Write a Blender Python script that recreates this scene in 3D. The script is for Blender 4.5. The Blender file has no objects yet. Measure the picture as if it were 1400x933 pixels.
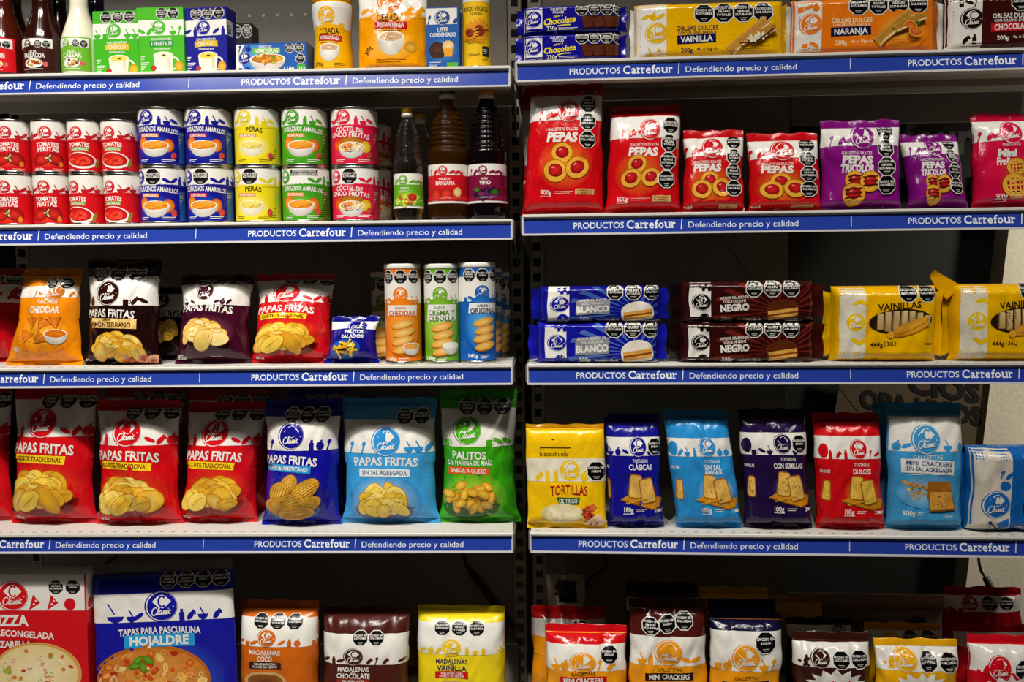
import bpy, math, random
import numpy as np
from mathutils import Matrix, Vector
from mathutils.geometry import tessellate_polygon

S = bpy.context.scene
C = S.collection

# ------------------------------------------------------------------ camera
CAMP = np.array([0.1024, -1.8657, 1.2321])
YAW, PITCH, ROLL, FPX = 0.0295, -0.0703, -0.0105, 1267.0
def cam_rows():
    cy, sy = math.cos(YAW), math.sin(YAW)
    f = np.array([-sy*math.cos(PITCH), cy*math.cos(PITCH), math.sin(PITCH)])
    r = np.array([cy, sy, 0.]); u = np.cross(r, f)
    c, s = math.cos(ROLL), math.sin(ROLL)
    return np.array([c*r+s*u, -s*r+c*u, f])
CR = cam_rows()
cd = bpy.data.cameras.new('camera'); cam = bpy.data.objects.new('camera', cd); C.objects.link(cam)
cd.sensor_width = 36; cd.lens = FPX*36/1400; cd.clip_start = 0.05; cd.clip_end = 50
m = Matrix.Identity(4)
for i in range(3):
    m[i][0], m[i][1], m[i][2], m[i][3] = CR[0][i], CR[1][i], -CR[2][i], CAMP[i]
cam.matrix_world = m
S.camera = cam

# ------------------------------------------------------------------ light
w = bpy.data.worlds.new('world'); S.world = w; w.use_nodes = True
w.node_tree.nodes['Background'].inputs[0].default_value = (1, .95, .88, 1)
w.node_tree.nodes['Background'].inputs[1].default_value = 0.009
S.view_settings.view_transform = 'Standard'; S.view_settings.look = 'None'
S.view_settings.gamma = 1; S.view_settings.use_curve_mapping = False
S.view_settings.exposure = 0.1
def area(name, loc, target, sx, sy, power, col=(1, .95, .87)):
    l = bpy.data.lights.new(name, 'AREA'); l.shape = 'RECTANGLE'; l.size = sx; l.size_y = sy; l.energy = power; l.color = col
    o = bpy.data.objects.new(name, l); C.objects.link(o); o.location = loc
    o.rotation_euler = (Vector(target)-Vector(loc)).to_track_quat('-Z', 'Y').to_euler()
    return o
def spot(loc, target, power, ang=78, rad=.07, col=(1, .95, .86)):
    l = bpy.data.lights.new('ceiling_or_added_spot', 'SPOT'); l.energy = power; l.color = col; l.spot_size = math.radians(ang); l.spot_blend = 1; l.shadow_soft_size = rad
    o = bpy.data.objects.new('ceiling_or_added_spot', l); C.objects.link(o); o.location = loc
    o.rotation_euler = (Vector(target)-Vector(loc)).to_track_quat('-Z', 'Y').to_euler()
for x, p in ((-1.2, 92), (-.75, 106), (-.3, 104), (.35, 62), (.95, 54), (1.5, 44)):
    spot((x, -1.22, 3.0), (x, .0, .3), p, 68)
area('ceiling_lamp', (-0.85, -1.25, 2.8), (-0.85, -0.35, 0.6), 1.0, 0.14, 12)
spot((2.5, -.25, 2.3), (1.34, .62, 1.0), 260, 40, .1, (1, .93, .78))  # added spot, only to brighten the beige pillar; no known fitting there

# ------------------------------------------------------------------ colours, materials
def hexc(h):
    if not isinstance(h, str): return np.array(h, float)
    v = np.array([int(h[i:i+2], 16) for i in (0, 2, 4)])/255.
    return np.where(v <= .04045, v/12.92, ((v+.055)/1.055)**2.4)
WHITE, BLACK = 'e9e6df', '0a0a0b'
MATS = {}
def mat(name, rough=.4, spec=.5, bump=0, bscale=60, stretch=(1, 1, 1), col=None, metal=0, noise=0, trans=0, coat=0, ior=1.45, alpha=1, crumple=0):
    if name in MATS: return MATS[name]
    M = bpy.data.materials.new(name); M.use_nodes = True; N = M.node_tree.nodes; L = M.node_tree.links
    p = N['Principled BSDF']; p.inputs['Roughness'].default_value = rough; p.inputs['Metallic'].default_value = metal
    p.inputs['Specular IOR Level'].default_value = spec; p.inputs['IOR'].default_value = ior
    p.inputs['Transmission Weight'].default_value = trans; p.inputs['Coat Weight'].default_value = coat
    p.inputs['Coat Roughness'].default_value = .12; p.inputs['Alpha'].default_value = alpha
    tc = N.new('ShaderNodeTexCoord')
    if col is None:
        a = N.new('ShaderNodeAttribute'); a.attribute_name = 'Col'; src = a.outputs['Color']
    else:
        a = N.new('ShaderNodeRGB'); a.outputs[0].default_value = (*hexc(col), 1); src = a.outputs[0]
    if noise:
        n = N.new('ShaderNodeTexNoise'); n.inputs['Scale'].default_value = 90; n.inputs['Detail'].default_value = 4
        L.new(tc.outputs['Object'], n.inputs['Vector'])
        mr = N.new('ShaderNodeMapRange'); mr.inputs['From Min'].default_value = .3; mr.inputs['From Max'].default_value = .7
        mr.inputs['To Min'].default_value = 1-noise; mr.inputs['To Max'].default_value = 1
        L.new(n.outputs['Fac'], mr.inputs['Value'])
        mx = N.new('ShaderNodeMix'); mx.data_type = 'RGBA'; mx.blend_type = 'MULTIPLY'; mx.inputs[0].default_value = 1
        L.new(src, mx.inputs[6]); L.new(mr.outputs[0], mx.inputs[7]); src = mx.outputs[2]
    L.new(src, p.inputs['Base Color'])
    if bump:
        mp = N.new('ShaderNodeMapping'); mp.inputs['Scale'].default_value = stretch
        n = N.new('ShaderNodeTexNoise'); n.inputs['Scale'].default_value = bscale; n.inputs['Detail'].default_value = 3; n.inputs['Distortion'].default_value = .6
        b = N.new('ShaderNodeBump'); b.inputs['Strength'].default_value = bump; b.inputs['Distance'].default_value = .003
        L.new(tc.outputs['Object'], mp.inputs['Vector']); L.new(mp.outputs[0], n.inputs['Vector'])
        L.new(n.outputs['Fac'], b.inputs['Height']); L.new(b.outputs[0], p.inputs['Normal'])
        if crumple:
            n2 = N.new('ShaderNodeTexNoise'); n2.noise_type = 'RIDGED_MULTIFRACTAL'; n2.inputs['Scale'].default_value = 24; n2.inputs['Detail'].default_value = 2; n2.inputs['Distortion'].default_value = .8
            b2 = N.new('ShaderNodeBump'); b2.inputs['Strength'].default_value = crumple; b2.inputs['Distance'].default_value = .004
            gi = N.new('ShaderNodeObjectInfo'); ad = N.new('ShaderNodeVectorMath'); ad.operation = 'MULTIPLY_ADD'; ad.inputs[1].default_value = (1, 1, 1)
            sc = N.new('ShaderNodeVectorMath'); sc.operation = 'SCALE'; sc.inputs['Scale'].default_value = 7
            cb = N.new('ShaderNodeCombineXYZ'); L.new(gi.outputs['Random'], cb.inputs[0]); L.new(gi.outputs['Random'], cb.inputs[2]); L.new(cb.outputs[0], sc.inputs[0])
            L.new(mp.outputs[0], ad.inputs[0]); L.new(sc.outputs[0], ad.inputs[2]); L.new(ad.outputs[0], n2.inputs['Vector']); L.new(ad.outputs[0], n.inputs['Vector'])
            L.new(n2.outputs['Fac'], b2.inputs['Height']); L.new(b2.outputs[0], b.inputs['Normal'])
    MATS[name] = M
    return M
FILM = mat('glossy_film', .17, .5, bump=.5, bscale=75, stretch=(1, 1, .6), crumple=.6)
FILMS = mat('smooth_film', .27, .5, bump=.25, bscale=60, crumple=.3)
BOARD = mat('printed_board', .42, .4, bump=.03, bscale=20)
LABEL = mat('printed_label', .34, .45, bump=.03, bscale=15)
PLAST = mat('plastic', .3, .5)
TIN = mat('tin_metal', .25, .5, col='b9b6b0', metal=1)
STRIP = mat('laminated_strip', .16, .5, bump=.05, bscale=9, coat=.4)
SHELFM = mat('painted_steel', .45, .4, noise=.06)
PANELM = mat('painted_panel', .6, .3, noise=.1, bump=.05, bscale=80)
CLEAR = mat('clear_film', .12, .5, bump=.6, bscale=50, trans=.0, col='ffffff', alpha=.14)
def petm(name, col, rough=.04, tr=.8): return mat(name, rough, .5, col=col, trans=tr, ior=1.33)

# ------------------------------------------------------------------ text
TXT = {}
def glyphs(s, bold=.018, res=2):
    k = (s, bold, res)
    if k in TXT: return TXT[k]
    cu = bpy.data.curves.new('t', 'FONT'); cu.body = s; cu.size = 1; cu.offset = bold; cu.resolution_u = res
    cu.dimensions = '2D'; cu.fill_mode = 'FRONT'
    o = bpy.data.objects.new('t', cu)
    me = o.to_mesh(); me.calc_loop_triangles()
    V = np.empty(len(me.vertices)*3); me.vertices.foreach_get('co', V); V = V.reshape(-1, 3)[:, :2].copy()
    T = np.empty(len(me.loop_triangles)*3, int); me.loop_triangles.foreach_get('vertices', T); T = T.reshape(-1, 3)
    if len(T):                                     # all facing +z
        a, b, c = V[T[:, 0]], V[T[:, 1]], V[T[:, 2]]
        z = (b[:, 0]-a[:, 0])*(c[:, 1]-a[:, 1])-(b[:, 1]-a[:, 1])*(c[:, 0]-a[:, 0])
        T[z < 0] = T[z < 0][:, ::-1]
    o.to_mesh_clear(); bpy.data.objects.remove(o); bpy.data.curves.remove(cu)
    TXT[k] = (V, T)
    return V, T
_h = glyphs('H', 0)[0]; CAPH = _h[:, 1].max()-_h[:, 1].min()

def subdiv(V, T, Cc, L):
    for _ in range(7):
        e = np.concatenate([T[:, [0, 1]], T[:, [1, 2]], T[:, [2, 0]]])
        if not (np.linalg.norm(V[e[:, 0]]-V[e[:, 1]], axis=1) > L).any(): break
        mid = {}; V2 = list(V); C2 = list(Cc); out = []
        def M(a, b):
            if np.hypot(*(V[a]-V[b])) <= L: return None
            k = (a, b) if a < b else (b, a)
            if k not in mid:
                mid[k] = len(V2); V2.append((V[a]+V[b])/2); C2.append((Cc[a]+Cc[b])/2)
            return mid[k]
        for a, b, c in T:
            ab, bc, ca = M(a, b), M(b, c), M(c, a)
            n = sum(x is not None for x in (ab, bc, ca))
            if n == 0: out.append((a, b, c))
            elif n == 3: out += [(a, ab, ca), (ab, b, bc), (ca, bc, c), (ab, bc, ca)]
            else:
                for _k in range(3):
                    if n == 1 and ab is not None: out += [(a, ab, c), (ab, b, c)]; break
                    if n == 2 and ca is None: out += [(ab, b, bc), (a, ab, bc), (a, bc, c)]; break
                    a, b, c = b, c, a; ab, bc, ca = bc, ca, ab
        V, T, Cc = np.array(V2), np.array(out), np.array(C2)
    return V, T, Cc

# strokes of the cursive word on the round badge
def _arc(cx, cy, rx, ry, a0, a1, n=10):
    return [(cx+rx*math.cos(math.radians(a0+(a1-a0)*i/n)), cy+ry*math.sin(math.radians(a0+(a1-a0)*i/n))) for i in range(n+1)]
def _s(x): return [(x-.12, .1), (x+.2, .9), (x+.2, .65), (x+.38, .25), (x+.2, 0), (x-.02, .08)]
SCRIPT = [_arc(.75, .8, .68, .9, 45, 325), [(1.3, .25), (1.72, 1.1), (1.86, 1.75), (1.72, 1.85), (1.62, 1.2), (1.6, .35), (1.72, .02), (1.95, .15)],
          _arc(2.3, .45, .34, .42, 50, 400)+[(2.6, .2), (2.72, .02), (2.92, .15)], _s(3.05), _s(3.6),
          [(4.0, .1), (4.2, .85), (4.14, .2), (4.25, 0), (4.42, .15)], [(4.24, 1.2), (4.3, 1.3)], _arc(4.82, .45, .32, .42, 50, 320), [(5.35, 1.5), (5.45, 1.7)]]

class Art:
    """Printed artwork: flat shapes in photo pixels (y down), later laid on a pack's surface."""
    def __init__(s): s.E = []; s.fine = 5.0
    def add(s, V, T, col, sub=5.0, noise=0):
        sub = min(sub, max(s.fine, 4.0 if sub == 4.0 else 0))
        V = np.asarray(V, float); T = np.asarray(T, int)
        if not len(T): return
        col = np.asarray(col, float)
        if col.ndim == 1: col = np.tile(col, (len(V), 1))
        if sub: V, T, col = subdiv(V, T, col, sub)
        if noise:
            r = np.random.RandomState(len(s.E)*31+len(V)); col = col*(1+noise*(r.rand(len(V), 1)*2-1)*np.array([1, 1, .7]))
        s.E.append((V, T, np.clip(col, 0, 1)))
    def R(s, x0, y0, x1, y1, c, c2=None, step=4):
        step = min(step, s.fine*.7)
        nx = max(1, int(abs(x1-x0)/step)); ny = max(1, int(abs(y1-y0)/step))
        X, Y = np.meshgrid(np.linspace(x0, x1, nx+1), np.linspace(y0, y1, ny+1))
        V = np.stack([X.ravel(), Y.ravel()], 1); i = np.arange(nx*ny); r, q = i//nx, i % nx; a = r*(nx+1)+q
        T = np.concatenate([np.stack([a, a+nx+1, a+1], 1), np.stack([a+1, a+nx+1, a+nx+2], 1)])
        c = hexc(c); k = ((V[:, 1:]-y0)/(y1-y0))
        s.add(V, T, c if c2 is None else c*(1-k)+hexc(c2)*k, 0)
    def P(s, pts, c, sub=5.0, noise=0):
        q = []
        for p in pts:
            if not q or abs(p[0]-q[-1][0])+abs(p[1]-q[-1][1]) > .02: q.append(p)
        if len(q) > 1 and abs(q[0][0]-q[-1][0])+abs(q[0][1]-q[-1][1]) <= .02: q.pop()
        pts = q; ar = sum(a[0]*b[1]-b[0]*a[1] for a, b in zip(pts, pts[1:]+pts[:1]))
        if len(pts) < 3 or abs(ar) < .05: return
        T = [(0, 1, 2), (0, 2, 3)][:len(pts)-2] if len(pts) <= 4 else [t for t in tessellate_polygon([[Vector((x, -y, 0)) for x, y in pts]])]
        V = np.array(pts, float); T = np.array(T, int)
        if not len(T): return
        a, b, d = V[T[:, 0]], V[T[:, 1]], V[T[:, 2]]
        z = (b[:, 0]-a[:, 0])*(d[:, 1]-a[:, 1])-(b[:, 1]-a[:, 1])*(d[:, 0]-a[:, 0])
        T[z > 0] = T[z > 0][:, ::-1]
        s.add(V, T, hexc(c), sub, noise)
    def E_(s, x, y, rx, ry, c, c2=None, rot=0, noise=0, a0=0, a1=360, gam=1.0):
        n = max(8, min(36, int(8+max(rx, ry)*1.1))); nr = max(1, min(8, int(math.ceil(max(rx, ry)/min(4.5, s.fine)))))
        c = hexc(c); c2 = c if c2 is None else hexc(c2)
        V = [(0, 0)]; col = [c]; T = []; full = a1-a0 >= 360
        m = n if full else n+1
        for j in range(1, nr+1):
            k = j/nr
            for i in range(m):
                a = math.radians(a0+(a1-a0)*i/n); V.append((rx*k*math.cos(a), ry*k*math.sin(a))); col.append(c*(1-k**gam)+c2*k**gam)
        q = lambda j, i: 1+(j-1)*m+(i % m)
        for i in range(n):
            T.append((0, q(1, i+1), q(1, i)))
            for j in range(1, nr):
                T += [(q(j, i), q(j, i+1), q(j+1, i)), (q(j, i+1), q(j+1, i+1), q(j+1, i))]
        V = np.array(V); r = math.radians(rot); V = np.stack([x+V[:, 0]*math.cos(r)-V[:, 1]*math.sin(r), y+V[:, 0]*math.sin(r)+V[:, 1]*math.cos(r)], 1)
        s.add(V, T, np.array(col), 0, noise)
    def L(s, pts, wd, c):
        p = np.array(pts, float); d = np.gradient(p, axis=0); d /= np.maximum(np.linalg.norm(d, axis=1, keepdims=True), 1e-9)
        n = np.stack([-d[:, 1], d[:, 0]], 1)*wd/2; V = np.concatenate([p+n, p-n]); k = len(p); T = []
        for i in range(k-1): T += [(i, k+i, i+1), (i+1, k+i, k+i+1)]
        T = np.array(T); a, b, e = V[T[:, 0]], V[T[:, 1]], V[T[:, 2]]
        z = (b[:, 0]-a[:, 0])*(e[:, 1]-a[:, 1])-(b[:, 1]-a[:, 1])*(e[:, 0]-a[:, 0]); T[z > 0] = T[z > 0][:, ::-1]
        s.add(V, T, hexc(c))
    def T(s, x, y, h, txt, c, w=None, arch=0, rot=0, shear=0, bold=.02, res=2, al='c'):
        V, T = glyphs(txt, bold, res)
        if not len(V): return
        V = V/CAPH*h; x0, x1 = V[:, 0].min(), V[:, 0].max()
        X = V[:, 0]-(x0+x1)/2; Y = V[:, 1]-h/2; ww = x1-x0
        if w: X = X*w/ww; ww = w
        X = X+shear*Y
        Y = Y-arch*(2*X/max(ww, 1e-6))**2+arch*.5
        if al == 'l': X = X+ww/2
        r = math.radians(rot)
        V = np.stack([x+X*math.cos(r)-Y*math.sin(r), y-(X*math.sin(r)+Y*math.cos(r))], 1)
        s.add(V, T, hexc(c), 7.0 if s.fine > 4 else 4.0)
    def B(s, x, y, wd, h, c, rot=0, arch=0, slant=0):
        n = 8; top = []; bot = []
        r = math.radians(rot)
        for i in range(n+1):
            u = i/n*2-1
            for lst, v in ((top, 1), (bot, -1)):
                X = u*wd/2+slant*v*h/2; Y = v*h/2-arch*u*u+arch*.5
                lst.append((x+X*math.cos(r)-Y*math.sin(r), y-(X*math.sin(r)+Y*math.cos(r))))
        s.P(top+bot[::-1], c)
    # the round badge: arrow-and-C emblem over the cursive word
    def logo(s, x, y, r, c, rx=None, rot=0, ring=True, fg=WHITE):
        k = (rx or r)/r
        if ring:
            s.E_(x-r*.07*k, y, r*1.12*k, r*1.1, c); s.E_(x-r*.04*k, y, r*1.05*k, r*1.05, fg)
        s.E_(x, y, r*k, r, c)
        cx, cy, g = x+r*.01, y-r*.34, r*.62*k
        s.P([(cx-g*1.08, cy), (cx-g*.42, cy-g*.66), (cx-g*.08, cy-g*.74), (cx-g*.08, cy+g*.74), (cx-g*.42, cy+g*.66)], fg, 0)
        s.P([(cx+g, cy), (cx+g*.42, cy-g*.58), (cx+g*.08, cy-g*.8), (cx-g*.1, cy-g*.74), (cx-g*.1, cy+g*.74), (cx+g*.08, cy+g*.8), (cx+g*.42, cy+g*.58)], fg, 0)
        ce = [(cx+g*(.04+.44*math.cos(a)), cy+g*.6*math.sin(a)) for a in np.radians(np.linspace(62, 298, 13))]
        s.L(ce, g*.19, c)
        s.E_(ce[0][0], ce[0][1]-g*.04, g*.13, g*.13, c); s.E_(ce[-1][0], ce[-1][1]+g*.04, g*.13, g*.13, c)

        f = r*1.42*k/5.4; fy = r*1.42/5.4*1.15
        for st in SCRIPT:
            pts = [(x-r*.74*k+(px+.22*py)*f, y+r*.62-py*fy-px*fy*.06) for px, py in st]
            s.L(pts, r*.075, fg)
    OK = {'A': ('EXCESO EN', 'AZÚCARES'), 'T': ('EXCESO EN', 'GRASAS', 'TOTALES'), 'S': ('EXCESO EN', 'GRASAS', 'SATURADAS'), 'N': ('EXCESO EN', 'SODIO'), 'C': ('EXCESO EN', 'CALORÍAS')}
    def octs(s, x, y, r, kinds, dx=None, dy=0, rot=0, kx=1.0):
        dx = r*2.02*kx if dx is None else dx
        for i, kd in enumerate(kinds):
            cx, cy = x+dx*i, y+dy*i
            oc = lambda q: [(cx+q*kx*math.cos(math.radians(22.5+45*j+rot)), cy+q*math.sin(math.radians(22.5+45*j+rot))) for j in range(8)]
            s.P(oc(r*1.06), WHITE, 4.5); s.P(oc(r*.96), BLACK, 4.5)
            ln = s.OK[kd]; n = len(ln); lh = r*.3
            for j, t in enumerate(ln):
                s.T(cx, cy-r*.16+(j-(n-1)/2)*lh*1.15, lh*.72, t, WHITE, min(r*1.6, r*.2*len(t))*kx, rot=-rot, bold=.03, res=1)
            s.R(cx-r*.33*kx, cy+r*.5, cx+r*.33*kx, cy+r*.57, 'b5b2ad'); s.R(cx-r*.25*kx, cy+r*.66, cx+r*.25*kx, cy+r*.72, 'b5b2ad')
    def small(s, x, y, wd, c, n=2, gap=2.2, h=.8):
        for i in range(n): s.R(x, y+i*gap, x+wd*(1-.18*i), y+i*gap+h, c)
    # little kitchen silhouettes standing on the colour line
    def deco(s, xs, yb, h, c, seed=1):
        r = random.Random(seed)
        for x in xs:
            k = r.choice('bclsoeje')
            if k == 'b': s.E_(x, yb-h*.5, h*.42, h*.5, c, a0=0, a1=180); s.L([(x+h*.1, yb-h*.5), (x-h*.2, yb-h*1.05)], h*.12, c)
            elif k == 'c': s.R(x-h*.3, yb-h*.6, x+h*.25, yb, c); s.L(_arc(x+h*.3, yb-h*.33, h*.2, h*.2, -90, 90), h*.08, c)
            elif k == 'l': s.E_(x, yb-h*.4, h*.22, h*.42, c, rot=35); s.E_(x+h*.3, yb-h*.7, h*.12, h*.25, c, rot=-30)
            elif k == 's': s.E_(x, yb-h*.8, h*.17, h*.24, c, rot=20); s.L([(x, yb-h*.7), (x-h*.2, yb)], h*.13, c)
            elif k == 'o': s.E_(x, yb-h*.42, h*.38, h*.4, c); s.E_(x+.1*h, yb-h*.9, h*.15, h*.08, c, rot=-30)
            elif k == 'e': s.E_(x, yb-h*.5, h*.5, h*.19, c, rot=r.choice((-35, 25, -20)))
            elif k == 'j': s.R(x-h*.22, yb-h*.72, x+h*.22, yb, c); s.R(x-h*.12, yb-h, x+h*.12, yb-h*.7, c)

    # ---- pictures of food
    def chips(s, x, y, w, h, seed=1, n=15, c=('f6cf4a', 'e9ae2c', 'f8dc72', 'd99a24'), edge='b97a18', bowl=None):
        r = random.Random(seed)
        if bowl: s.E_(x, y+h*.12, w*.5, h*.44, bowl, a0=0, a1=180)
        n = int(n*1.5)
        for i in range(n):
            k = i/n; a = ((i*.618+seed*.37) % 1)*2-1; px = x+a*w*.37*(.75+.25*k); py = y-h*.32*(1-.35*a*a)+k*h*.52*(1-.2*abs(a))
            cc = r.choice(c); ro = r.uniform(-50, 50)+a*30; rx = w*r.uniform(.12, .2); ry = rx*r.uniform(.5, .85)
            s.E_(px, py, rx*1.05, ry*1.07, edge, rot=ro); s.E_(px, py, rx, ry, cc, r.choice(c), rot=ro, noise=.07)
            if r.random() < .5: s.L([(px-rx*.6*math.cos(math.radians(ro)), py-rx*.6*math.sin(math.radians(ro))), (px+rx*.1, py-ry*.25), (px+rx*.7*math.cos(math.radians(ro)), py+rx*.7*math.sin(math.radians(ro)))], .7, 'c98d1e')
    def sticks(s, x, y, w, h, seed, c, edge, n=22, ln=.2, th=.06, bowl=None):
        r = random.Random(seed)
        if bowl: s.E_(x, y, w*.5, h*.5, bowl, a0=0, a1=180)
        for i in range(n):
            a = r.uniform(-1, 1); px = x+a*w*.36; py = y-h*.4*math.sqrt(1-a*a)*r.random()+h*.22*r.random(); t = r.uniform(0, math.pi)
            d = (math.cos(t)*w*ln/2, math.sin(t)*w*ln/2)
            s.L([(px-d[0], py-d[1]), (px+d[0], py+d[1])], w*th*1.35, edge); s.L([(px-d[0]*.95, py-d[1]*.95), (px+d[0]*.95, py+d[1]*.95)], w*th, r.choice(c))
    def bowl(s, x, y, w, h, fill, fill2, seed=1, bits=9, body='efece6', shade='bdb8b0', bs=.1):
        s.E_(x, y, w*.5, h*.72, body, shade, a0=0, a1=180); s.E_(x, y, w*.5, h*.3, body); s.E_(x, y, w*.45, h*.25, fill, fill2)
        r = random.Random(seed)
        for i in range(bits):
            a = r.uniform(0, 6.3); q = r.random()**.6*.36
            s.E_(x+q*w*math.cos(a), y-h*.04+q*h*.5*math.sin(a), w*bs*r.uniform(.8, 1.4), w*bs*r.uniform(.5, .8), fill if i % 2 else fill2, fill2 if i % 2 else fill, noise=.08)
    def jamcookie(s, x, y, r, rot=None, jam='a60d14', dough='e8a52e', edge='9a560f', sq=.86):
        r *= 1.12; rot = ((x*7+y*3) % 50-25) if rot is None else rot
        s.E_(x, y, r*1.05, r*sq*1.06, edge, rot=rot); s.E_(x, y, r, r*sq, 'f2c25a', dough, rot=rot, noise=.1)
        s.E_(x, y-r*.05, r*.64, r*sq*.6, '7a060c', rot=rot); s.E_(x, y-r*.08, r*.58, r*sq*.54, 'd6262a', jam, rot=rot, noise=.1)
        s.E_(x-r*.2, y-r*.28, r*.16, r*.07, 'f08a80', rot=rot-20)
    def mug(s, x, y, w, h, soup, body='efe6d2'):
        s.L(_arc(x+w*.52, y+h*.42, w*.24, h*.3, -100, 100, 12), w*.09, body)
        s.P([(x-w*.5, y), (x+w*.5, y), (x+w*.42, y+h*.9), (x+w*.3, y+h), (x-w*.3, y+h), (x-w*.42, y+h*.9)], body)
        s.R(x+w*.2, y+h*.1, x+w*.36, y+h*.88, 'd8cdb4'); s.E_(x, y, w*.5, h*.2, 'f6f0e0'); s.E_(x, y, w*.43, h*.155, soup, soup); s.E_(x+w*.03, y, w*.1, h*.05, '3b4a17')
    def cup(s, x, y, w, h, drink='b98a5a'):
        s.E_(x, y, w*.5, h, 'f2eee8', 'cfc8bc', a0=0, a1=180); s.E_(x, y, w*.5, h*.3, 'f6f3ee'); s.E_(x, y, w*.44, h*.25, drink, 'd8b58a'); s.E_(x+w*.02, y, w*.2, h*.1, 'f0dcc0', 'b98a5a')
    def toast(s, x, y, w, h, rot=0, c='e8b85a', crust='a5621c', seeds=False):
        r = math.radians(rot)
        def rr(k):
            pts = []
            for cx, cy, a0 in ((w*.5-3, -h*.5+3, -90), (w*.5-2, h*.5-2, 0), (-w*.5+2, h*.5-2, 90), (-w*.5+3, -h*.5+3, 180)):
                pts += [(cx+(3+k)*math.cos(math.radians(a0+q)), cy+(3+k)*math.sin(math.radians(a0+q))) for q in (0, 45, 90)]
            return [(x+a*math.cos(r)-b*math.sin(r), y+a*math.sin(r)+b*math.cos(r)) for a, b in pts]
        s.P(rr(1.2), crust); s.P(rr(-.4), c, 3, .1)
        rd = random.Random(int(x+y))
        for i in range(16 if seeds else 7):
            a, b = rd.uniform(-.35, .35)*w, rd.uniform(-.38, .38)*h
            s.E_(x+a*math.cos(r)-b*math.sin(r), y+a*math.sin(r)+b*math.cos(r), .8, .6, '7a4a14' if seeds else 'c98f3a')
    def toasts(s, x, y, k=1, seeds=False, c='e8b85a'):
        s.P([(x-38*k, y+16*k), (x-14*k, y+6*k), (x+38*k, y+14*k), (x+32*k, y+27*k), (x+18*k, y+30*k)], 'cf8a1e'); s.L([(x-38*k, y+17*k), (x+18*k, y+31*k), (x+33*k, y+27*k)], 1.2, '8f5710')
        s.toast(x-10*k, y-4*k, 20*k, 33*k, 6, c, seeds=seeds); s.toast(x+11*k, y+2*k, 22*k, 34*k, -10, c, seeds=seeds)
        for i in range(9): s.E_(x-26*k+i*4.2*k, y+22*k-i*.9*k, 2.6*k, 1.1*k, 'e0a030', rot=-35 if i % 2 else 20)
    def wafer(s, x, y, ln, wd, rot, c='e0ab4e', e='a8742a'):
        r = math.radians(rot); q = lambda a, b: (x+a*math.cos(r)-b*math.sin(r), y+a*math.sin(r)+b*math.cos(r))
        s.P([q(-ln/2, -wd/2), q(ln/2, -wd/2), q(ln/2, wd/2), q(-ln/2, wd/2)], c, 4, .06)
        n = int(ln/3)
        for i in range(n): s.L([q(-ln/2+i*ln/n, -wd/2), q(-ln/2+i*ln/n, wd*.1)], .5, e)
        for b in (-.28, -.08, .12): s.L([q(-ln/2, wd*b), q(ln/2, wd*b)], .5, e)
        s.P([q(-ln/2, wd*.2), q(ln/2, wd*.2), q(ln/2, wd*.5), q(-ln/2, wd*.5)], 'c98f38'); s.L([q(-ln/2, wd*.35), q(ln/2, wd*.35)], wd*.12, 'f3dfae')
    def alfajor(s, x, y, w, h, glaze, rot=-6, crumb='d9a24a', fill='8a3d14'):
        r = math.radians(rot); q = lambda a, b: (x+a*math.cos(r)-b*math.sin(r), y+a*math.sin(r)+b*math.cos(r))
        s.P([q(-.5*w, .3*h)]+[q(-.5*w*math.cos(t), .0*h-.5*h*math.sin(t)) for t in np.linspace(0, math.pi, 12)]+[q(.5*w, .3*h), q(.42*w, .5*h), q(-.45*w, .5*h)], glaze, 4)
        s.P([q(-.44*w, .02*h), q(.46*w, -.02*h), q(.46*w, .14*h), q(-.44*w, .18*h)], crumb, 4, .12); s.P([q(-.44*w, .18*h), q(.46*w, .14*h), q(.46*w, .22*h), q(-.44*w, .28*h)], fill)
        s.P([q(-.44*w, .28*h), q(.46*w, .22*h), q(.44*w, .36*h), q(-.44*w, .42*h)], crumb, 4, .12)
    def spots(s, x, y, rx, ry, n, cols, size, seed=1):
        r = random.Random(seed)
        for i in range(n):
            a = r.uniform(0, 6.3); q = math.sqrt(r.random())
            s.E_(x+rx*q*math.cos(a), y+ry*q*math.sin(a), size*r.uniform(.5, 1.4), size*r.uniform(.4, 1.0), r.choice(cols), r.choice(cols), rot=r.uniform(0, 180), noise=.1)

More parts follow.
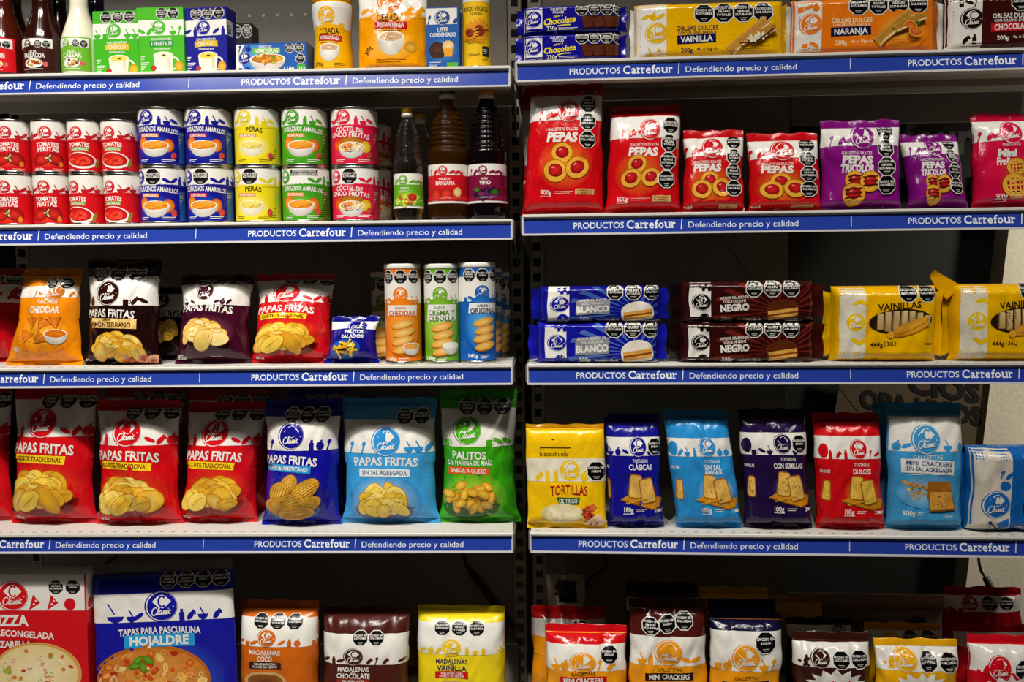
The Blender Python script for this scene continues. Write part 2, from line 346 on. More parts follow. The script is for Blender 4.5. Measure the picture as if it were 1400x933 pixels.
# ------------------------------------------------------------------ surfaces
class Pillow:
    def __init__(s, W, H, D, a=2.3, b=.64, vb=.32, vt=.5, hb=.006, ht=.012, tuck=.1, wr=.0026, seed=0, flare=.035, topw=1.0, sk=0.):
        s.__dict__.update(locals()); r = random.Random(seed)
        s.wv = [(r.uniform(-70, 70), r.uniform(15, 55), r.uniform(0, 6.3), r.uniform(.4, 1)) for _ in range(5)]
        s.wv += [(r.uniform(-170, 170), r.uniform(40, 150), r.uniform(0, 6.3), r.uniform(.2, .42)) for _ in range(6)]
        s.ph = [r.uniform(0, 6.3) for _ in range(4)]
        s.cr = [(r.uniform(-.8, .8), r.uniform(.12, .4), r.choice((-1, 1))) for _ in range(5)]
    def f(s, S_, T_, side=-1):
        u = np.clip(2*S_/s.W, -1, 1); v = np.clip((T_-s.hb)/(s.H-s.hb-s.ht), 0, 1); uc = np.clip(np.abs(u), 0, .9985)
        g = lambda q: np.sqrt(np.clip(1-(1-np.clip(q, 0, 1))**2, 0, 1))
        gg = g(v/s.vb)*g((1-v)/s.vt)
        prof = (1-uc**s.a)**s.b*gg
        wf = 1-s.tuck*np.sin(np.pi*v)**.7*np.where(v < .5, 1, .75)
        wf = wf*(1-(1-s.topw)*v)+s.flare*np.exp(-(v/.06)**2)
        wob = s.wr*(np.sin(T_*34+s.ph[0])+.6*np.sin(T_*75+s.ph[1]))*(u < 0)+s.wr*(np.sin(T_*30+s.ph[2])+.6*np.sin(T_*81+s.ph[3]))*(u > 0)
        x = s.W/2*u*wf+wob*u*u*np.sin(np.pi*v)*.9
        wr = sum(am*np.sin(kx*S_+kz*T_+ph+2*np.sin(kz*S_*.7)) for kx, kz, ph, am in s.wv)*s.wr*.5
        for cx, ln, sg in s.cr:                               # creases running from the seals
            vv = v if sg > 0 else 1-v
            wr = wr-s.wr*1.6*np.exp(-((u-cx*(1-.3*vv))/.1)**2)*np.exp(-(vv/ln)**2)
        y = side*(s.D/2*prof)+(side*wr*np.minimum(1, prof*2.5) if side < 0 else 0)
        return np.stack([x+s.sk*T_, y, np.clip(T_, s.hb, s.H-s.ht)+0*S_], -1)
    def base(s, nu=78, nv=88):
        out = []
        for k, sd in ((1, -1), (2, 1)):
            l = np.linspace(-1, 1, nu//k); v = np.linspace(0, 1, nv//k)
            q = (.7*l+.3*np.sin(l*np.pi/2))*.5*s.W; t = s.hb+(s.H-s.hb-s.ht)*(.7*v+.3*(.5-.5*np.cos(v*np.pi)))
            out.append((*np.meshgrid(q, t), sd))
        return out
class Flat:
    """front of a carton, wrapping round its two upright sides"""
    def __init__(s, W, H, D): s.W, s.H, s.D = W, H, D
    def f(s, S_, T_, side=-1):
        x = np.clip(S_, -s.W/2, s.W/2); over = np.abs(S_)-s.W/2
        return np.stack([x, -s.D/2+np.clip(over, 0, s.D), np.clip(T_, .0004, s.H-.0016)+0*S_], -1)
class Round:
    def __init__(s, zr, lo=-9, hi=9): s.lo, s.hi = lo, hi; s.z = np.array([p[1] for p in zr]); s.r = np.array([p[0] for p in zr]); s.R = s.r.max()
    def f(s, S_, T_, side=-1):
        T_ = np.clip(T_, s.lo, s.hi); r = np.interp(T_, s.z, s.r); a = S_/s.R
        return np.stack([r*np.sin(a), -r*np.cos(a), T_+0*S_], -1)
def normals(sf, S_, T_, side=-1):
    e = 4e-4
    du = sf.f(S_+e, T_, side)-sf.f(S_-e, T_, side); dv = sf.f(S_, T_+e, side)-sf.f(S_, T_-e, side)
    if isinstance(sf, Round) or isinstance(sf, Flat): dv = np.where(np.linalg.norm(dv, axis=-1, keepdims=True) < 1e-9, np.array([0, 0, 1.]), dv)
    n = np.cross(du, dv); l = np.linalg.norm(n, axis=-1, keepdims=True)
    n = np.where(l > 1e-12, n/np.maximum(l, 1e-12), np.array([0, -1., 0]))
    return n if side < 0 else -n

class MB:
    def __init__(s): s.V = []; s.N = []; s.Co = []; s.F = []; s.n = 0
    def add(s, V, N, col, F):
        V = np.asarray(V, float).reshape(-1, 3); k = len(V)
        col = np.asarray(hexc(col) if isinstance(col, str) else col, float)
        if col.ndim == 1: col = np.tile(col, (k, 1))
        s.V.append(V); s.N.append(np.zeros((k, 3)) if N is None else np.asarray(N).reshape(-1, 3)); s.Co.append(col)
        s.F += (F+s.n).tolist() if isinstance(F, np.ndarray) else [tuple(int(i)+s.n for i in f) for f in F]; s.n += k
    def grid(s, sf, A, B, col, side=-1):
        nv, nu = A.shape; V = sf.f(A, B, side); N = normals(sf, A, B, side)
        a = (np.arange(nv-1)[:, None]*nu+np.arange(nu-1)[None]).ravel(); F = np.stack([a, a+1, a+nu+1, a+nu], 1)
        s.add(V, N, col, F if side < 0 else F[:, ::-1])
    def box(s, x0, x1, y0, y1, z0, z1, col, bev=0):
        b = bev; V = []; F = []
        xs, ys, zs = (x0, x1), (y0, y1), (z0, z1)
        if not b:
            V = [(x, y, z) for z in zs for y in ys for x in xs]
            F = [(0, 2, 3, 1), (4, 5, 7, 6), (0, 1, 5, 4), (2, 6, 7, 3), (0, 4, 6, 2), (1, 3, 7, 5)]
        else:                                    # chamfered box
            idx = {}
            for i in (0, 1):
                for j in (0, 1):
                    for k in (0, 1):
                        sx, sy, sz = (1, -1)[i], (1, -1)[j], (1, -1)[k]
                        for ax in range(3):
                            p = [xs[i]+sx*b, ys[j]+sy*b, zs[k]+sz*b]; p[ax] = (xs[i], ys[j], zs[k])[ax]
                            idx[i, j, k, ax] = len(V); V.append(p)
            g = lambda *a: idx[a]
            F = [tuple(g(i, j, k, 0) for j, k in ((0, 0), (0, 1), (1, 1), (1, 0))[::(1 if i == 0 else -1)]) for i in (0, 1)]
            F += [tuple(g(i, j, k, 1) for i, k in ((0, 0), (1, 0), (1, 1), (0, 1))[::(1 if j == 0 else -1)]) for j in (0, 1)]
            F += [tuple(g(i, j, k, 2) for i, j in ((0, 0), (0, 1), (1, 1), (1, 0))[::(1 if k == 0 else -1)]) for k in (0, 1)]
            for i in (0, 1):
                for j in (0, 1):
                    F.append((g(i, j, 0, 0), g(i, j, 0, 1), g(i, j, 1, 1), g(i, j, 1, 0)))
                    F.append((g(i, 0, j, 0), g(i, 0, j, 2), g(i, 1, j, 2), g(i, 1, j, 0)))
                    F.append((g(0, i, j, 1), g(0, i, j, 2), g(1, i, j, 2), g(1, i, j, 1)))
                    for k in (0, 1): F.append((g(i, j, k, 0), g(i, j, k, 1), g(i, j, k, 2)))
            Vn = np.array(V); ctr = Vn.mean(0); F2 = []
            for f in F:
                n = np.cross(Vn[f[1]]-Vn[f[0]], Vn[f[2]]-Vn[f[0]])
                F2.append(f if n@(Vn[list(f)].mean(0)-ctr) > 0 else f[::-1])
            F = F2
        s.add(V, None, col, F)
    def lathe(s, prof, col, seg=40, cap0=True, cap1=True):
        prof = [(max(r, 1e-4), z) for r, z in prof]; V = []; F = []; k = len(prof)
        for i in range(seg):
            a = 2*math.pi*i/seg
            V += [(r*math.sin(a), -r*math.cos(a), z) for r, z in prof]
        for i in range(seg):
            i2 = (i+1) % seg
            for j in range(k-1): F.append((i*k+j, i2*k+j, i2*k+j+1, i*k+j+1))
        if cap0: F.append(tuple(i*k for i in range(seg))[::-1])
        if cap1: F.append(tuple(i*k+k-1 for i in range(seg)))
        s.add(V, None, col, F)
    def tube(s, pts, r, col, seg=8):
        pts = [np.array(p, float) for p in pts]; V = []; F = []
        for i, p in enumerate(pts):
            d = pts[min(i+1, len(pts)-1)]-pts[max(i-1, 0)]; d /= np.linalg.norm(d)
            a = np.cross(d, [0, 0, 1.] if abs(d[2]) < .9 else [1., 0, 0]); a /= np.linalg.norm(a); b = np.cross(d, a)
            rr = r[i] if isinstance(r, (list, tuple)) else r
            V += [p+rr*(math.cos(t)*a+math.sin(t)*b) for t in np.linspace(0, 2*math.pi, seg, endpoint=False)]
        for i in range(len(pts)-1):
            for j in range(seg): F.append((i*seg+j, (i+1)*seg+j, (i+1)*seg+(j+1) % seg, i*seg+(j+1) % seg)[::-1])
        F += [tuple(range(seg)), tuple((len(pts)-1)*seg+j for j in range(seg))[::-1]]
        s.add(V, None, col, F)
    def art(s, A, sf, M, step=.00016, h0=.0003):
        boxes = []; V2 = []; H = []; Cc = []; Tt = []; n = 0
        for V, T, col in A.E:
            bb = (V[:, 0].min(), V[:, 1].min(), V[:, 0].max(), V[:, 1].max())
            if boxes:
                q = np.array(boxes); hit = (q[:, 0] < bb[2]) & (q[:, 2] > bb[0]) & (q[:, 1] < bb[3]) & (q[:, 3] > bb[1])
                ly = q[hit, 4].max()+1 if hit.any() else 0
            else: ly = 0
            boxes.append((*bb, ly))
            V2.append(V); H.append(np.full(len(V), h0+step*ly)); Cc.append(col); Tt.append(T+n); n += len(V)
        V2 = M(np.concatenate(V2)); H = np.concatenate(H)[:, None]; T = np.concatenate(Tt)
        P = sf.f(V2[:, 0], V2[:, 1]); N = normals(sf, V2[:, 0], V2[:, 1])
        s.add(P+N*H, N, np.concatenate(Cc), T)
    def build(s, name, material, parent=None, smooth=True):
        me = bpy.data.meshes.new(name)
        V = np.concatenate(s.V); N = np.concatenate(s.N); Co = np.concatenate(s.Co)
        me.from_pydata(V.tolist(), [], s.F)
        at = me.color_attributes.new('Col', 'FLOAT_COLOR', 'POINT')
        at.data.foreach_set('color', np.concatenate([Co, np.ones((len(Co), 1))], 1).ravel())
        me.materials.append(material)
        me.polygons.foreach_set('use_smooth', [bool(smooth)]*len(me.polygons))
        if smooth and np.abs(N).sum() > 0: me.normals_split_custom_set_from_vertices(N.tolist())
        me.update()
        o = bpy.data.objects.new(name, me); C.objects.link(o); o.parent = parent
        return o

# ------------------------------------------------------------------ where things stand
BAY = {'L': (np.array([0., 0.]), 0.0), 'R': (np.array([.05, -.026]), math.atan(-.0407))}
ZB = {('L', 1): 1.6068, ('L', 2): 1.3055, ('L', 3): 1.0133, ('L', 4): .6669, ('R', 1): 1.6095, ('R', 2): 1.3120, ('R', 3): 1.0160, ('R', 4): .6753, ('L', 5): .27, ('R', 5): .27, ('L', 0): 2.13, ('R', 0): 2.13}
LIP = .040
DECK = {k: v+LIP for k, v in ZB.items()}
def unproj(bay, px, py, d):
    D = CR.T @ np.array([(px-700)/FPX, -(py-466.5)/FPX, 1.])
    o, a = BAY[bay]; c, s = math.cos(a), math.sin(a)
    loc = lambda v: np.array([c*v[0]+s*v[1], -s*v[0]+c*v[1], v[2]])
    P = loc(CAMP-np.array([*o, 0])); Q = loc(D)
    k = (d-P[1])/Q[1]
    return (P+k*Q)[[0, 2]]
def toworld(bay, x, y):
    o, a = BAY[bay]; c, s = math.cos(a), math.sin(a)
    return o[0]+c*x-s*y, o[1]+s*x+c*y
def root(name, label, cat, bay, x, y, z, yaw=0, roll=0, lean=0, group=None):
    o = bpy.data.objects.new(name, None); C.objects.link(o); o.empty_display_size = .03
    X, Y = toworld(bay, x, y); o.location = (X, Y, z)
    o.rotation_euler = (Matrix.Rotation(BAY[bay][1]+math.radians(yaw), 3, 'Z') @ Matrix.Rotation(math.radians(roll), 3, 'Y') @ Matrix.Rotation(math.radians(-lean), 3, 'X')).to_euler()
    o['label'] = label; o['category'] = cat
    if group: o['group'] = group
    return o
TOP = {}
DD = {('L', 1): .014, ('L', 2): .012, ('L', 3): .02, ('L', 4): .035, ('R', 1): .01, ('R', 2): .014, ('R', 3): .012, ('R', 4): .016, ('L', 5): .03, ('R', 5): .03}
def span(bay, row, x0, x1, yt, depth, on):
    """pixel extent -> centre, width, height and base height on the shelf"""
    z = DECK[bay, row] if on is None else TOP[on.name]
    ym = (yt+466)/2 if row == 5 else yt+30
    a, b = unproj(bay, x0, ym, depth), unproj(bay, x1, ym, depth)
    h = unproj(bay, (x0+x1)/2, yt, depth)[1]-z
    return (a[0]+b[0])/2, b[0]-a[0], h, z
def px_map(x0, x1, yt, yb, W, H):
    xc = (x0+x1)/2
    return lambda V: np.stack([(V[:, 0]-xc)/(x1-x0)*W, (yb-V[:, 1])/(yb-yt)*H], 1)

def bag(name, label, cat, where, box, D, col, art, ref=None, top=None, seal=.012, bseal=.009, on=None, group=None, d=None, yaw=0, roll=0, lean=3, tilt=0, m=None, parts=('pouch', 'top_seal', 'bottom_seal'), **kw):
    bay, row = where; x0, x1, yt, yb = box
    d = DD[bay, row] if d is None else d
    cx, W, H, z = span(bay, row, x0, x1, yt, d+D*.5, on)
    kw.setdefault('seed', int(x0*7+yt))
    kw['sk'] = math.tan(math.radians(roll)); sf = Pillow(W, H, D, hb=bseal, ht=seal, **kw)
    r = root(name, label, cat, bay, cx-kw['sk']*H/2, d+D/2, z+W/2*abs(math.sin(math.radians(tilt))), yaw, tilt, lean, group); TOP[r.name] = z+H
    mb = MB()
    for A, B, sd in sf.base(): mb.grid(sf, A, B, col, sd)
    if art:
        A = Art(); A.fine = 3.0; art(A); rf = ref or box
        mb.art(A, sf, px_map(*rf, W, H), step=.0002, h0=.0004)
    mb.build(parts[0], m or FILM, r)
    rng = random.Random(int(x0+yt))
    for nm, t0, t1, c in ((parts[1], H-seal, H, top or col), (parts[2], 0, bseal, col)):   # crimped seals
        if t1-t0 < .002 or nm is None: continue
        q = MB(); n = 30; k = max(6, int((t1-t0)/.0012)); ph = rng.uniform(0, 6)
        wv = lambda u: .0016*np.sin(u*5+ph)+.001*np.sin(u*13+ph*2)
        wf = (sf.topw if t0 > 0 else 1+sf.flare)
        for sd in (-1, 1):
            u = np.linspace(-1, 1, n); U, V = np.meshgrid(u, np.linspace(0, 1, k))
            Y = sd*.0005+wv(U)*(V if t0 > 0 else 1-V)*1.2+.00035*np.cos(np.arange(k)*np.pi)[:, None]
            if t0 > 0: Y = Y+(t1-t0)*.18*V**2
            P = np.stack([U*W/2*wf+sf.sk*(t0+(t1-t0)*V), Y, t0+(t1-t0)*V+.0012*np.sin(U*9+ph)*(V if t0 > 0 else 0*V)], -1); F = []
            for j in range(k-1):
                for i in range(n-1):
                    a = j*n+i; f = (a, a+1, a+n+1, a+n); F.append(f if sd < 0 else f[::-1])
            q.add(P, None, c, F)
        q.build(nm, FILM, r)
    return r

def brick(name, label, cat, where, box, D, col, art, ref=None, fin=.012, on=None, group=None, d=None, yaw=0, roll=0, lean=0, fincol=None, fincol2=None, wr=.0008, ends=True, sq=9):
    """flow-wrapped block lying on its long edge, with crimped fins at both ends"""
    bay, row = where; x0, x1, yt, yb = box
    d = DD[bay, row] if d is None else d
    cx, W, H, z = span(bay, row, x0, x1, yt, d+D*.2, on)
    W2 = W-(2*fin if ends else 0)
    sf = Pillow(W2, H, D, a=sq, b=.5, vb=.14, vt=.14, hb=0, ht=0, tuck=0, wr=wr, seed=int(x0*3+yt))
    r = root(name, label, cat, bay, cx, d+D/2, z, yaw, roll, lean, group); TOP[r.name] = z+H
    mb = MB()
    for A, B, sd in sf.base(): mb.grid(sf, A, B, col, sd)
    A = Art(); art(A); mb.art(A, sf, px_map(*(ref or box), W, H))
    mb.build('wrapper', FILM, r)
    rng = random.Random(int(x0+yt))
    for sg, fc in ((-1, fincol or col), (1, fincol2 or fincol or col)):
        if not ends: break
        q = MB(); n = 16; k = 10; ph = rng.uniform(0, 6)
        V, U = np.meshgrid(np.linspace(.06, .94, n), np.linspace(0, 1, k))
        for sd in (-1, 1):
            X = sg*(W2/2-.004+(fin+.004)*U+.0015*np.sin(V*11+ph)*U); Y = sd*.0006+.003*np.sin(V*8+ph)*U+.0004*np.cos(np.arange(k)*np.pi)[:, None]-.004*U*sg
            P = np.stack([X, Y, H*(.5+(V-.5)*(1-.1*(1-U)))], -1); F = []
            for j in range(k-1):
                for i in range(n-1):
                    a = j*n+i; f = (a, a+1, a+n+1, a+n); F.append(f if sd*sg > 0 else f[::-1])
            q.add(P, None, fc, F)
        q.build('end_seal', FILM, r)
    return r

def carton(name, label, cat, where, box, D, col, art, ref=None, on=None, group=None, d=None, yaw=0, roll=0, lean=0, topcol=None):
    bay, row = where; x0, x1, yt, yb = box
    d = DD[bay, row] if d is None else d
    cx, W, H, z = span(bay, row, x0, x1, yt, d, on)
    r = root(name, label, cat, bay, cx, d+D/2, z, yaw, roll, lean, group); TOP[r.name] = z+H
    mb = MB(); mb.box(-W/2, W/2, -D/2, D/2, 0, H-.0012, col, .0007)
    A = Art(); art(A); mb.art(A, Flat(W, H, D), px_map(*(ref or box), W, H), step=.00006, h0=.0001)
    mb.build('carton', BOARD, r, smooth=False)
    q = MB(); q.box(-W/2+.0004, W/2-.0004, -D/2+.0004, D/2-.0004, H-.0012, H, topcol or col)
    q.box(-W/2+.001, W/2-.001, -D/2+.001, -D/2+.006, H-.0001, H+.0006, topcol or col)
    q.build('top_flap', BOARD, r, smooth=False)
    return r

def can(name, label, cat, where, box, col, art, ref=None, on=None, group=None, d=None, yaw=0):
    bay, row = where; x0, x1, yt, yb = box
    d = DD[bay, row] if d is None else d
    a, b = unproj(bay, x0, yt+35, d+.04), unproj(bay, x1, yt+35, d+.04)
    R = (b[0]-a[0])/2; z = DECK[bay, row] if on is None else TOP[on.name]
    a, b = unproj(bay, x0, yt+35, d+R), unproj(bay, x1, yt+35, d+R); R = (b[0]-a[0])/2*.985; cx = (a[0]+b[0])/2
    H = unproj(bay, (x0+x1)/2, yt+2, d+R*.6)[1]-z
    r = root(name, label, cat, bay, cx, d+R, z, yaw, group=group); TOP[r.name] = z+H
    rb = R*.975
    mb = MB(); mb.lathe([(rb, .004), (rb, H-.004)], col, 96, False, False)
    A = Art(); A.fine = 2.6; art(A); mb.art(A, Round([(rb, 0), (rb, H)], .0045, H-.0045), px_map(*(ref or box), 2*R, H), step=.00013, h0=.00025)
    # lathe normals are radial
    V = mb.V[0]; N = V.copy(); N[:, 2] = 0; mb.N[0] = N/np.linalg.norm(N, axis=1, keepdims=True)
    mb.build('label', LABEL, r)
    q = MB(); q.lathe([(rb*.99, H-.0052), (R*.985, H-.005), (R, H-.0035), (R, H-.001), (R*.985, H), (R*.95, H-.0003), (R*.94, H-.003), (R*.6, H-.0035), (R*.55, H-.003), (.001, H-.003)], 'c8c5be', 56, False, True)
    q.build('top_rim', TIN, r)
    q = MB(); q.lathe([(.001, .001), (R*.95, .0002), (R*.985, 0), (R, .001), (R, .0035), (R*.985, .005), (rb*.99, .0052)], 'c8c5be', 56, True, False)
    q.build('bottom_rim', TIN, r)
    return r

def lathed(name, label, cat, where, cxpx, yt, prof, parts, d=None, group=None, labelart=None, ref=None, on=None, lz=None, lang=1.25, yaw=0, labelcol=WHITE):
    """turned container. prof/parts in pixels: list of (part name, [(r_px, y_px)...], material, colour)"""
    bay, row = where; d = DD[bay, row] if d is None else d
    z = DECK[bay, row]; ys = [y for p in parts for _, y in p[1]]; yb = max(ys); rm = max(r_ for p in parts for r_, _ in p[1])
    a, b = unproj(bay, cxpx-rm, yt+60, d+rm*.0015), unproj(bay, cxpx+rm, yt+60, d+rm*.0015); sc = (b[0]-a[0])/(2*rm); cx = (a[0]+b[0])/2
    Htot = unproj(bay, cxpx, min(ys), d+rm*sc)[1]-z; sz = Htot/(yb-min(ys))
    cv = lambda pts: [(r_*sc, (yb-y)*sz) for r_, y in pts]
    r = root(name, label, cat, bay, cx, d+rm*sc, z, yaw, group=group); TOP[r.name] = z+Htot
    for nm, pts, mt, co in parts:
        q = MB(); q.lathe(cv(pts), co, 44); o = q.build(nm, mt, r)
        if labelart and nm == lz[0]:
            A = Art(); A.fine = 2.6; labelart(A); zt, zb = lz[1], lz[2]
            pr = [(x+.0004, zz) for x, zz in cv(pts)]; T_ = lambda y: (yb-y)*sz; sf = Round(pr, T_(zb)-.0004, T_(zt)+.0004)
            q = MB(); sw = sf.R*lang
            AA, BB = np.meshgrid(np.linspace(-sw, sw, 40), np.linspace(T_(zb), T_(zt), 12)); q.grid(sf, AA, BB, labelcol)
            xc = ref[0]; q.art(A, sf, lambda V: np.stack([(V[:, 0]-xc)*sc, (yb-V[:, 1])*sz], 1), step=.00012, h0=.0003)
            q.build('label', LABEL, r)
    return r

# ------------------------------------------------------------------ the setting
def struct(mb, name, material, smooth=False):
    o = mb.build(name, material, None, smooth); o['kind'] = 'structure'; return o
q = MB(); q.box(-4, 5, -4, 4, -.05, 0, '8a8680'); struct(q, 'floor', mat('floor_tile', .35, .5, noise=.1))
q = MB(); q.box(-4, 5, 3.0, 3.1, 0, 3.2, '15130f'); struct(q, 'wall_back', PANELM)
q = MB(); q.box(-4, 5, -4, 4, 3.05, 3.15, '8a8680'); struct(q, 'ceiling', PANELM)
PW = [toworld('R', unproj('R', px, py, .62)[0], .62)+(unproj('R', px, py, .62)[1],) for px, py in ((1381, 300), (1318, 815))]
kx = (PW[0][0]-PW[1][0])/(PW[0][2]-PW[1][2]); xz = lambda z: PW[1][0]+kx*(z-PW[1][2]); Y = PW[0][1]
q = MB(); q.add([(x_, y_, z_) for z_ in (0, 3.05) for x_, y_ in ((xz(z_), Y), (xz(z_)+.9, Y), (xz(z_)+.9, Y+.4), (xz(z_), Y+.4))], None, 'b9b2a0', [(3, 2, 1, 0), (4, 5, 6, 7), (0, 1, 5, 4), (1, 2, 6, 5), (2, 3, 7, 6), (3, 0, 4, 7)])
struct(q, 'wall_right', mat('rough_plaster', .8, .2, noise=.12, bump=.25, bscale=120))

X0, Y0 = toworld('R', unproj('R', 1040, 500, .63)[0], .63)
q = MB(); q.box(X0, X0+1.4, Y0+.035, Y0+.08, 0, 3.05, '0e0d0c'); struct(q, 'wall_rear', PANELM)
BACK = .40
POSTC = 'b0a796'
def post(bay, x, label):
    r = root('shelf_post', label, 'shelf post', bay, x, BACK, 0, group='slotted posts of the shelf bays')
    q = MB(); q.box(-.0165, .0165, 0, .06, 0, 2.3, POSTC, .002); q.build('column', SHELFM, r, False)
    q = MB()
    for k in range(62): q.box(-.0085, .0085, -.0004, .001, .05+k*.0365, .05+k*.0365+.019, '040404')
    q.build('slot_row', PLAST, r, False)
xl = unproj('L', 709, 600, BACK)[0]; xr = unproj('R', 736, 600, BACK)[0]; xl0 = unproj('L', 50, 770, BACK)[0]
post('L', xl, 'slotted steel post at the right end of the bay with cans and crisps')
post('R', xr, 'slotted steel post at the left end of the bay with biscuits')
post('L', xl0, 'slotted steel post behind the boxed pizzas')
def panel(bay, x0, x1, z0, z1, col, label, name='back_panel'):
    r = root(name, label, 'back panel', bay, (x0+x1)/2, BACK, z0)
    W = (x1-x0)/2; q = MB(); q.box(-W, W, 0, .012, 0, z1-z0, col, .001)
    if bay == 'L':
        for i in range(int(2*W/.034)): q.box(-W+.02+i*.034, -W+.026+i*.034, -.0005, .001, 1.862-z0, 1.868-z0, 'e8e5dd')
    q.build('sheet', PANELM, r, False)
panel('L', xl0+.018, xl-.018, .1, 2.2, '97928a', 'grey steel back panel behind the cans and crisps')
xo = unproj('R', 1077, 420, BACK)[0]; xe = unproj('R', 1305, 840, BACK)[0]; xq = unproj('R', 1480, 160, BACK)[0]
z_hi = unproj('R', 1250, 168, BACK)[1]; z_lo = unproj('R', 1180, 813, BACK)[1]
panel('R', xr+.018, xo, .1, 2.2, '8f8a82', 'grey steel back panel behind the left half of the biscuit bay')
panel('R', xo+.003, xq, z_hi, 2.2, '8f8a82', 'grey steel back panel behind the wafers, above the dark opening')
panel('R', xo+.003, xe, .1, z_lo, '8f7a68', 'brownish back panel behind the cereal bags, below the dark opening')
class Board:
    def f(s, S_, T_, side=-1): return np.stack([S_, 0*S_-.001, T_], -1)
def sign(name, label, cat, px, py, d, wpx, hpx, col, art, roll=0):
    a, z = unproj('R', px, py, d); sc = unproj('R', px+1, py, d)[0]-a
    r = root(name, label, cat, 'R', a, d, z, 0, roll); W, H = wpx*sc/2, hpx*sc/2
    q = MB(); q.box(-W, W, 0, .004, -H, H, col); A = Art(); art(A); q.art(A, Board(), lambda V: np.stack([(V[:, 0]-px)*sc, (py-V[:, 1])*sc], 1)); q.build('board', PANELM, r, False)
    return r
sign('sign_board', 'dim sign board with pale serif letters seen above the slumped purple bag', 'sign', 1215, 200, .628, 250, 90, '0a0a0a', lambda A: A.T(1216, 190, 44, 'Carrefour', '55534e', 230, bold=.03))
sign('poster', 'dim brown poster with black slanted words behind the light blue cracker bag', 'poster', 1250, 560, .628, 215, 100, '4a3d2c', lambda A: (A.T(1285, 524, 26, 'CIOS', '060504', 100, bold=.05, shear=-.2), A.T(1258, 556, 24, 'OPA UNOS', '060504', 170, bold=.05, shear=-.2)), roll=9)
sign('sign_board', 'dark sign with black letters and emblem above the yellow cereal bags', 'sign', 1195, 858, .393, 200, 50, '6a5a4e', lambda A: (A.T(1180, 853, 14, 'Carrefour', '050505', 90, bold=.03), A.P([(1236, 853), (1246, 843), (1250, 841), (1250, 865), (1246, 863)], '050505'), A.P([(1272, 853), (1262, 843), (1254, 841), (1254, 865), (1262, 863)], '050505'), A.E_(1252, 846, 6, 6, '050505')))
ROD = mat('dark_rod', .4, .5)
def brace(bay, p0, p1, label, turn, d=.394):
    P = lambda p: np.array([*(lambda v: (v[0], 0, v[1]))(unproj(bay, *p, d))])
    A0, A1 = P(p0), P(p1); r = root('brace_wire', label, 'brace', bay, *A1[[0]], d, A1[2]); L_ = lambda v: v-A1
    u = (A1-A0)/np.linalg.norm(A1-A0); T = P(turn) if turn else None
    q = MB(); q.tube([L_(A0), L_(T)-u*.03 if turn else L_(A1)], .0015, '8a8478'); q.build('wire', ROD, r)
    if turn:
        q = MB(); n = np.array([u[2], 0, -u[0]]); fo = np.array([0, -.0105, 0])
        q.tube([L_(T)-u*.045+n*.004+fo, L_(T)-u*.036-n*.012+fo, L_(T)-u*.02-n*.014+fo, L_(T)-u*.004-n*.006+fo, L_(T)+u*.012+fo, L_(T)+u*.03+fo], .0034, '3a3733'); q.build('hook', ROD, r)
        q = MB(); q.tube([L_(T)+u*.028+fo, L_(T)+u*.03+fo, L_(A1)-u*.02+fo, L_(A1)+fo], [.005, .0085, .0085, .004], '2e2b27'); q.build('turnbuckle', ROD, r)
brace('L', (427, 497), (704, 858), 'brace wire with turnbuckle running down to the slotted post by the yellow cake bag', (634, 767), d=.3982)
brace('L', (437, 350), (92, 845), 'brace wire with turnbuckle descending behind the pastry pack', (150, 764))
brace('R', (1180, 287), (772, 836), 'brace wire with turnbuckle behind the red topped cracker bags', (812, 782))
brace('R', (965, 295), (1372, 838), 'brace wire with black turnbuckle in front of the beige pillar', (1335, 775), d=.3982)

class Slant:
    def __init__(s, x0, z0, tilt): s.x0, s.z0, s.k = x0, z0, math.tan(math.radians(tilt))
    def f(s, S_, T_, side=-1): return np.stack([s.x0+S_, -.002+(T_-s.z0)*s.k+0*S_, T_], -1)
def serif(A, x0, x1, yb, c):
    """the slab-serif word of the strip, baseline yb"""
    segs = [('C', 0, .155, 16.5), ('a', .165, .265, 11.5), ('r', .28, .352, 11.5), ('r', .368, .44, 11.5), ('e', .45, .555, 11.5), ('f', .565, .645, 16.5), ('o', .64, .75, 11.5), ('u', .765, .885, 11.5), ('r', .9, .985, 11.5)]
    W = x1-x0
    for ch, a, b, h in segs:
        V, T = glyphs(ch, .022, 3); gh = V[:, 1].max()-V[:, 1].min(); cap = h/gh*CAPH
        # centre on its own box: baseline sits at yb
        A.T(x0+(a+b)/2*W, yb-cap/2, cap, ch, c, (b-a)*W*.94, bold=.022, res=3)
        l = x0+a*W+.3
        if ch in 'rf':
            A.R(l-.3 if ch == 'r' else l, yb-1.5, l+5.2, yb, c)
            if ch == 'r': A.R(l-1.2, yb-11.5, l+1.5, yb-9.9, c)
        if ch == 'u': A.R(l-1.2, yb-11.5, l+1.5, yb-9.9, c); A.R(x0+b*W-4.6, yb-11.5, x0+b*W-1, yb-9.9, c); A.R(x0+b*W-2.5, yb-1.5, x0+b*W+1, yb, c)
        if ch == 'a': A.R(x0+b*W-2, yb-1.5, x0+b*W+1, yb, c)
        if ch == 'C': A.R(x0+b*W-2.4, yb-14.5, x0+b*W-.5, yb-10.6, c)
def strip_art(A, xs):
    for b in xs:
        A.T(b-161, -19.2, 11.6, 'PRODUCTOS', 'dfe5f2', 98, bold=.012, res=3)
        serif(A, b-107, b-10, -12.6, 'eef1f8')
        A.L([(b+.8, -32), (b-.8, -10)], 1.8, 'e4e9f5')
        A.T(b+118, -18.2, 11.2, 'Defendiendo precio y calidad', 'dfe5f2', 210, bold=.004, res=3)
        A.L([(b+323.5, -32), (b+323, -10)], 1.5, 'cdd5ea')
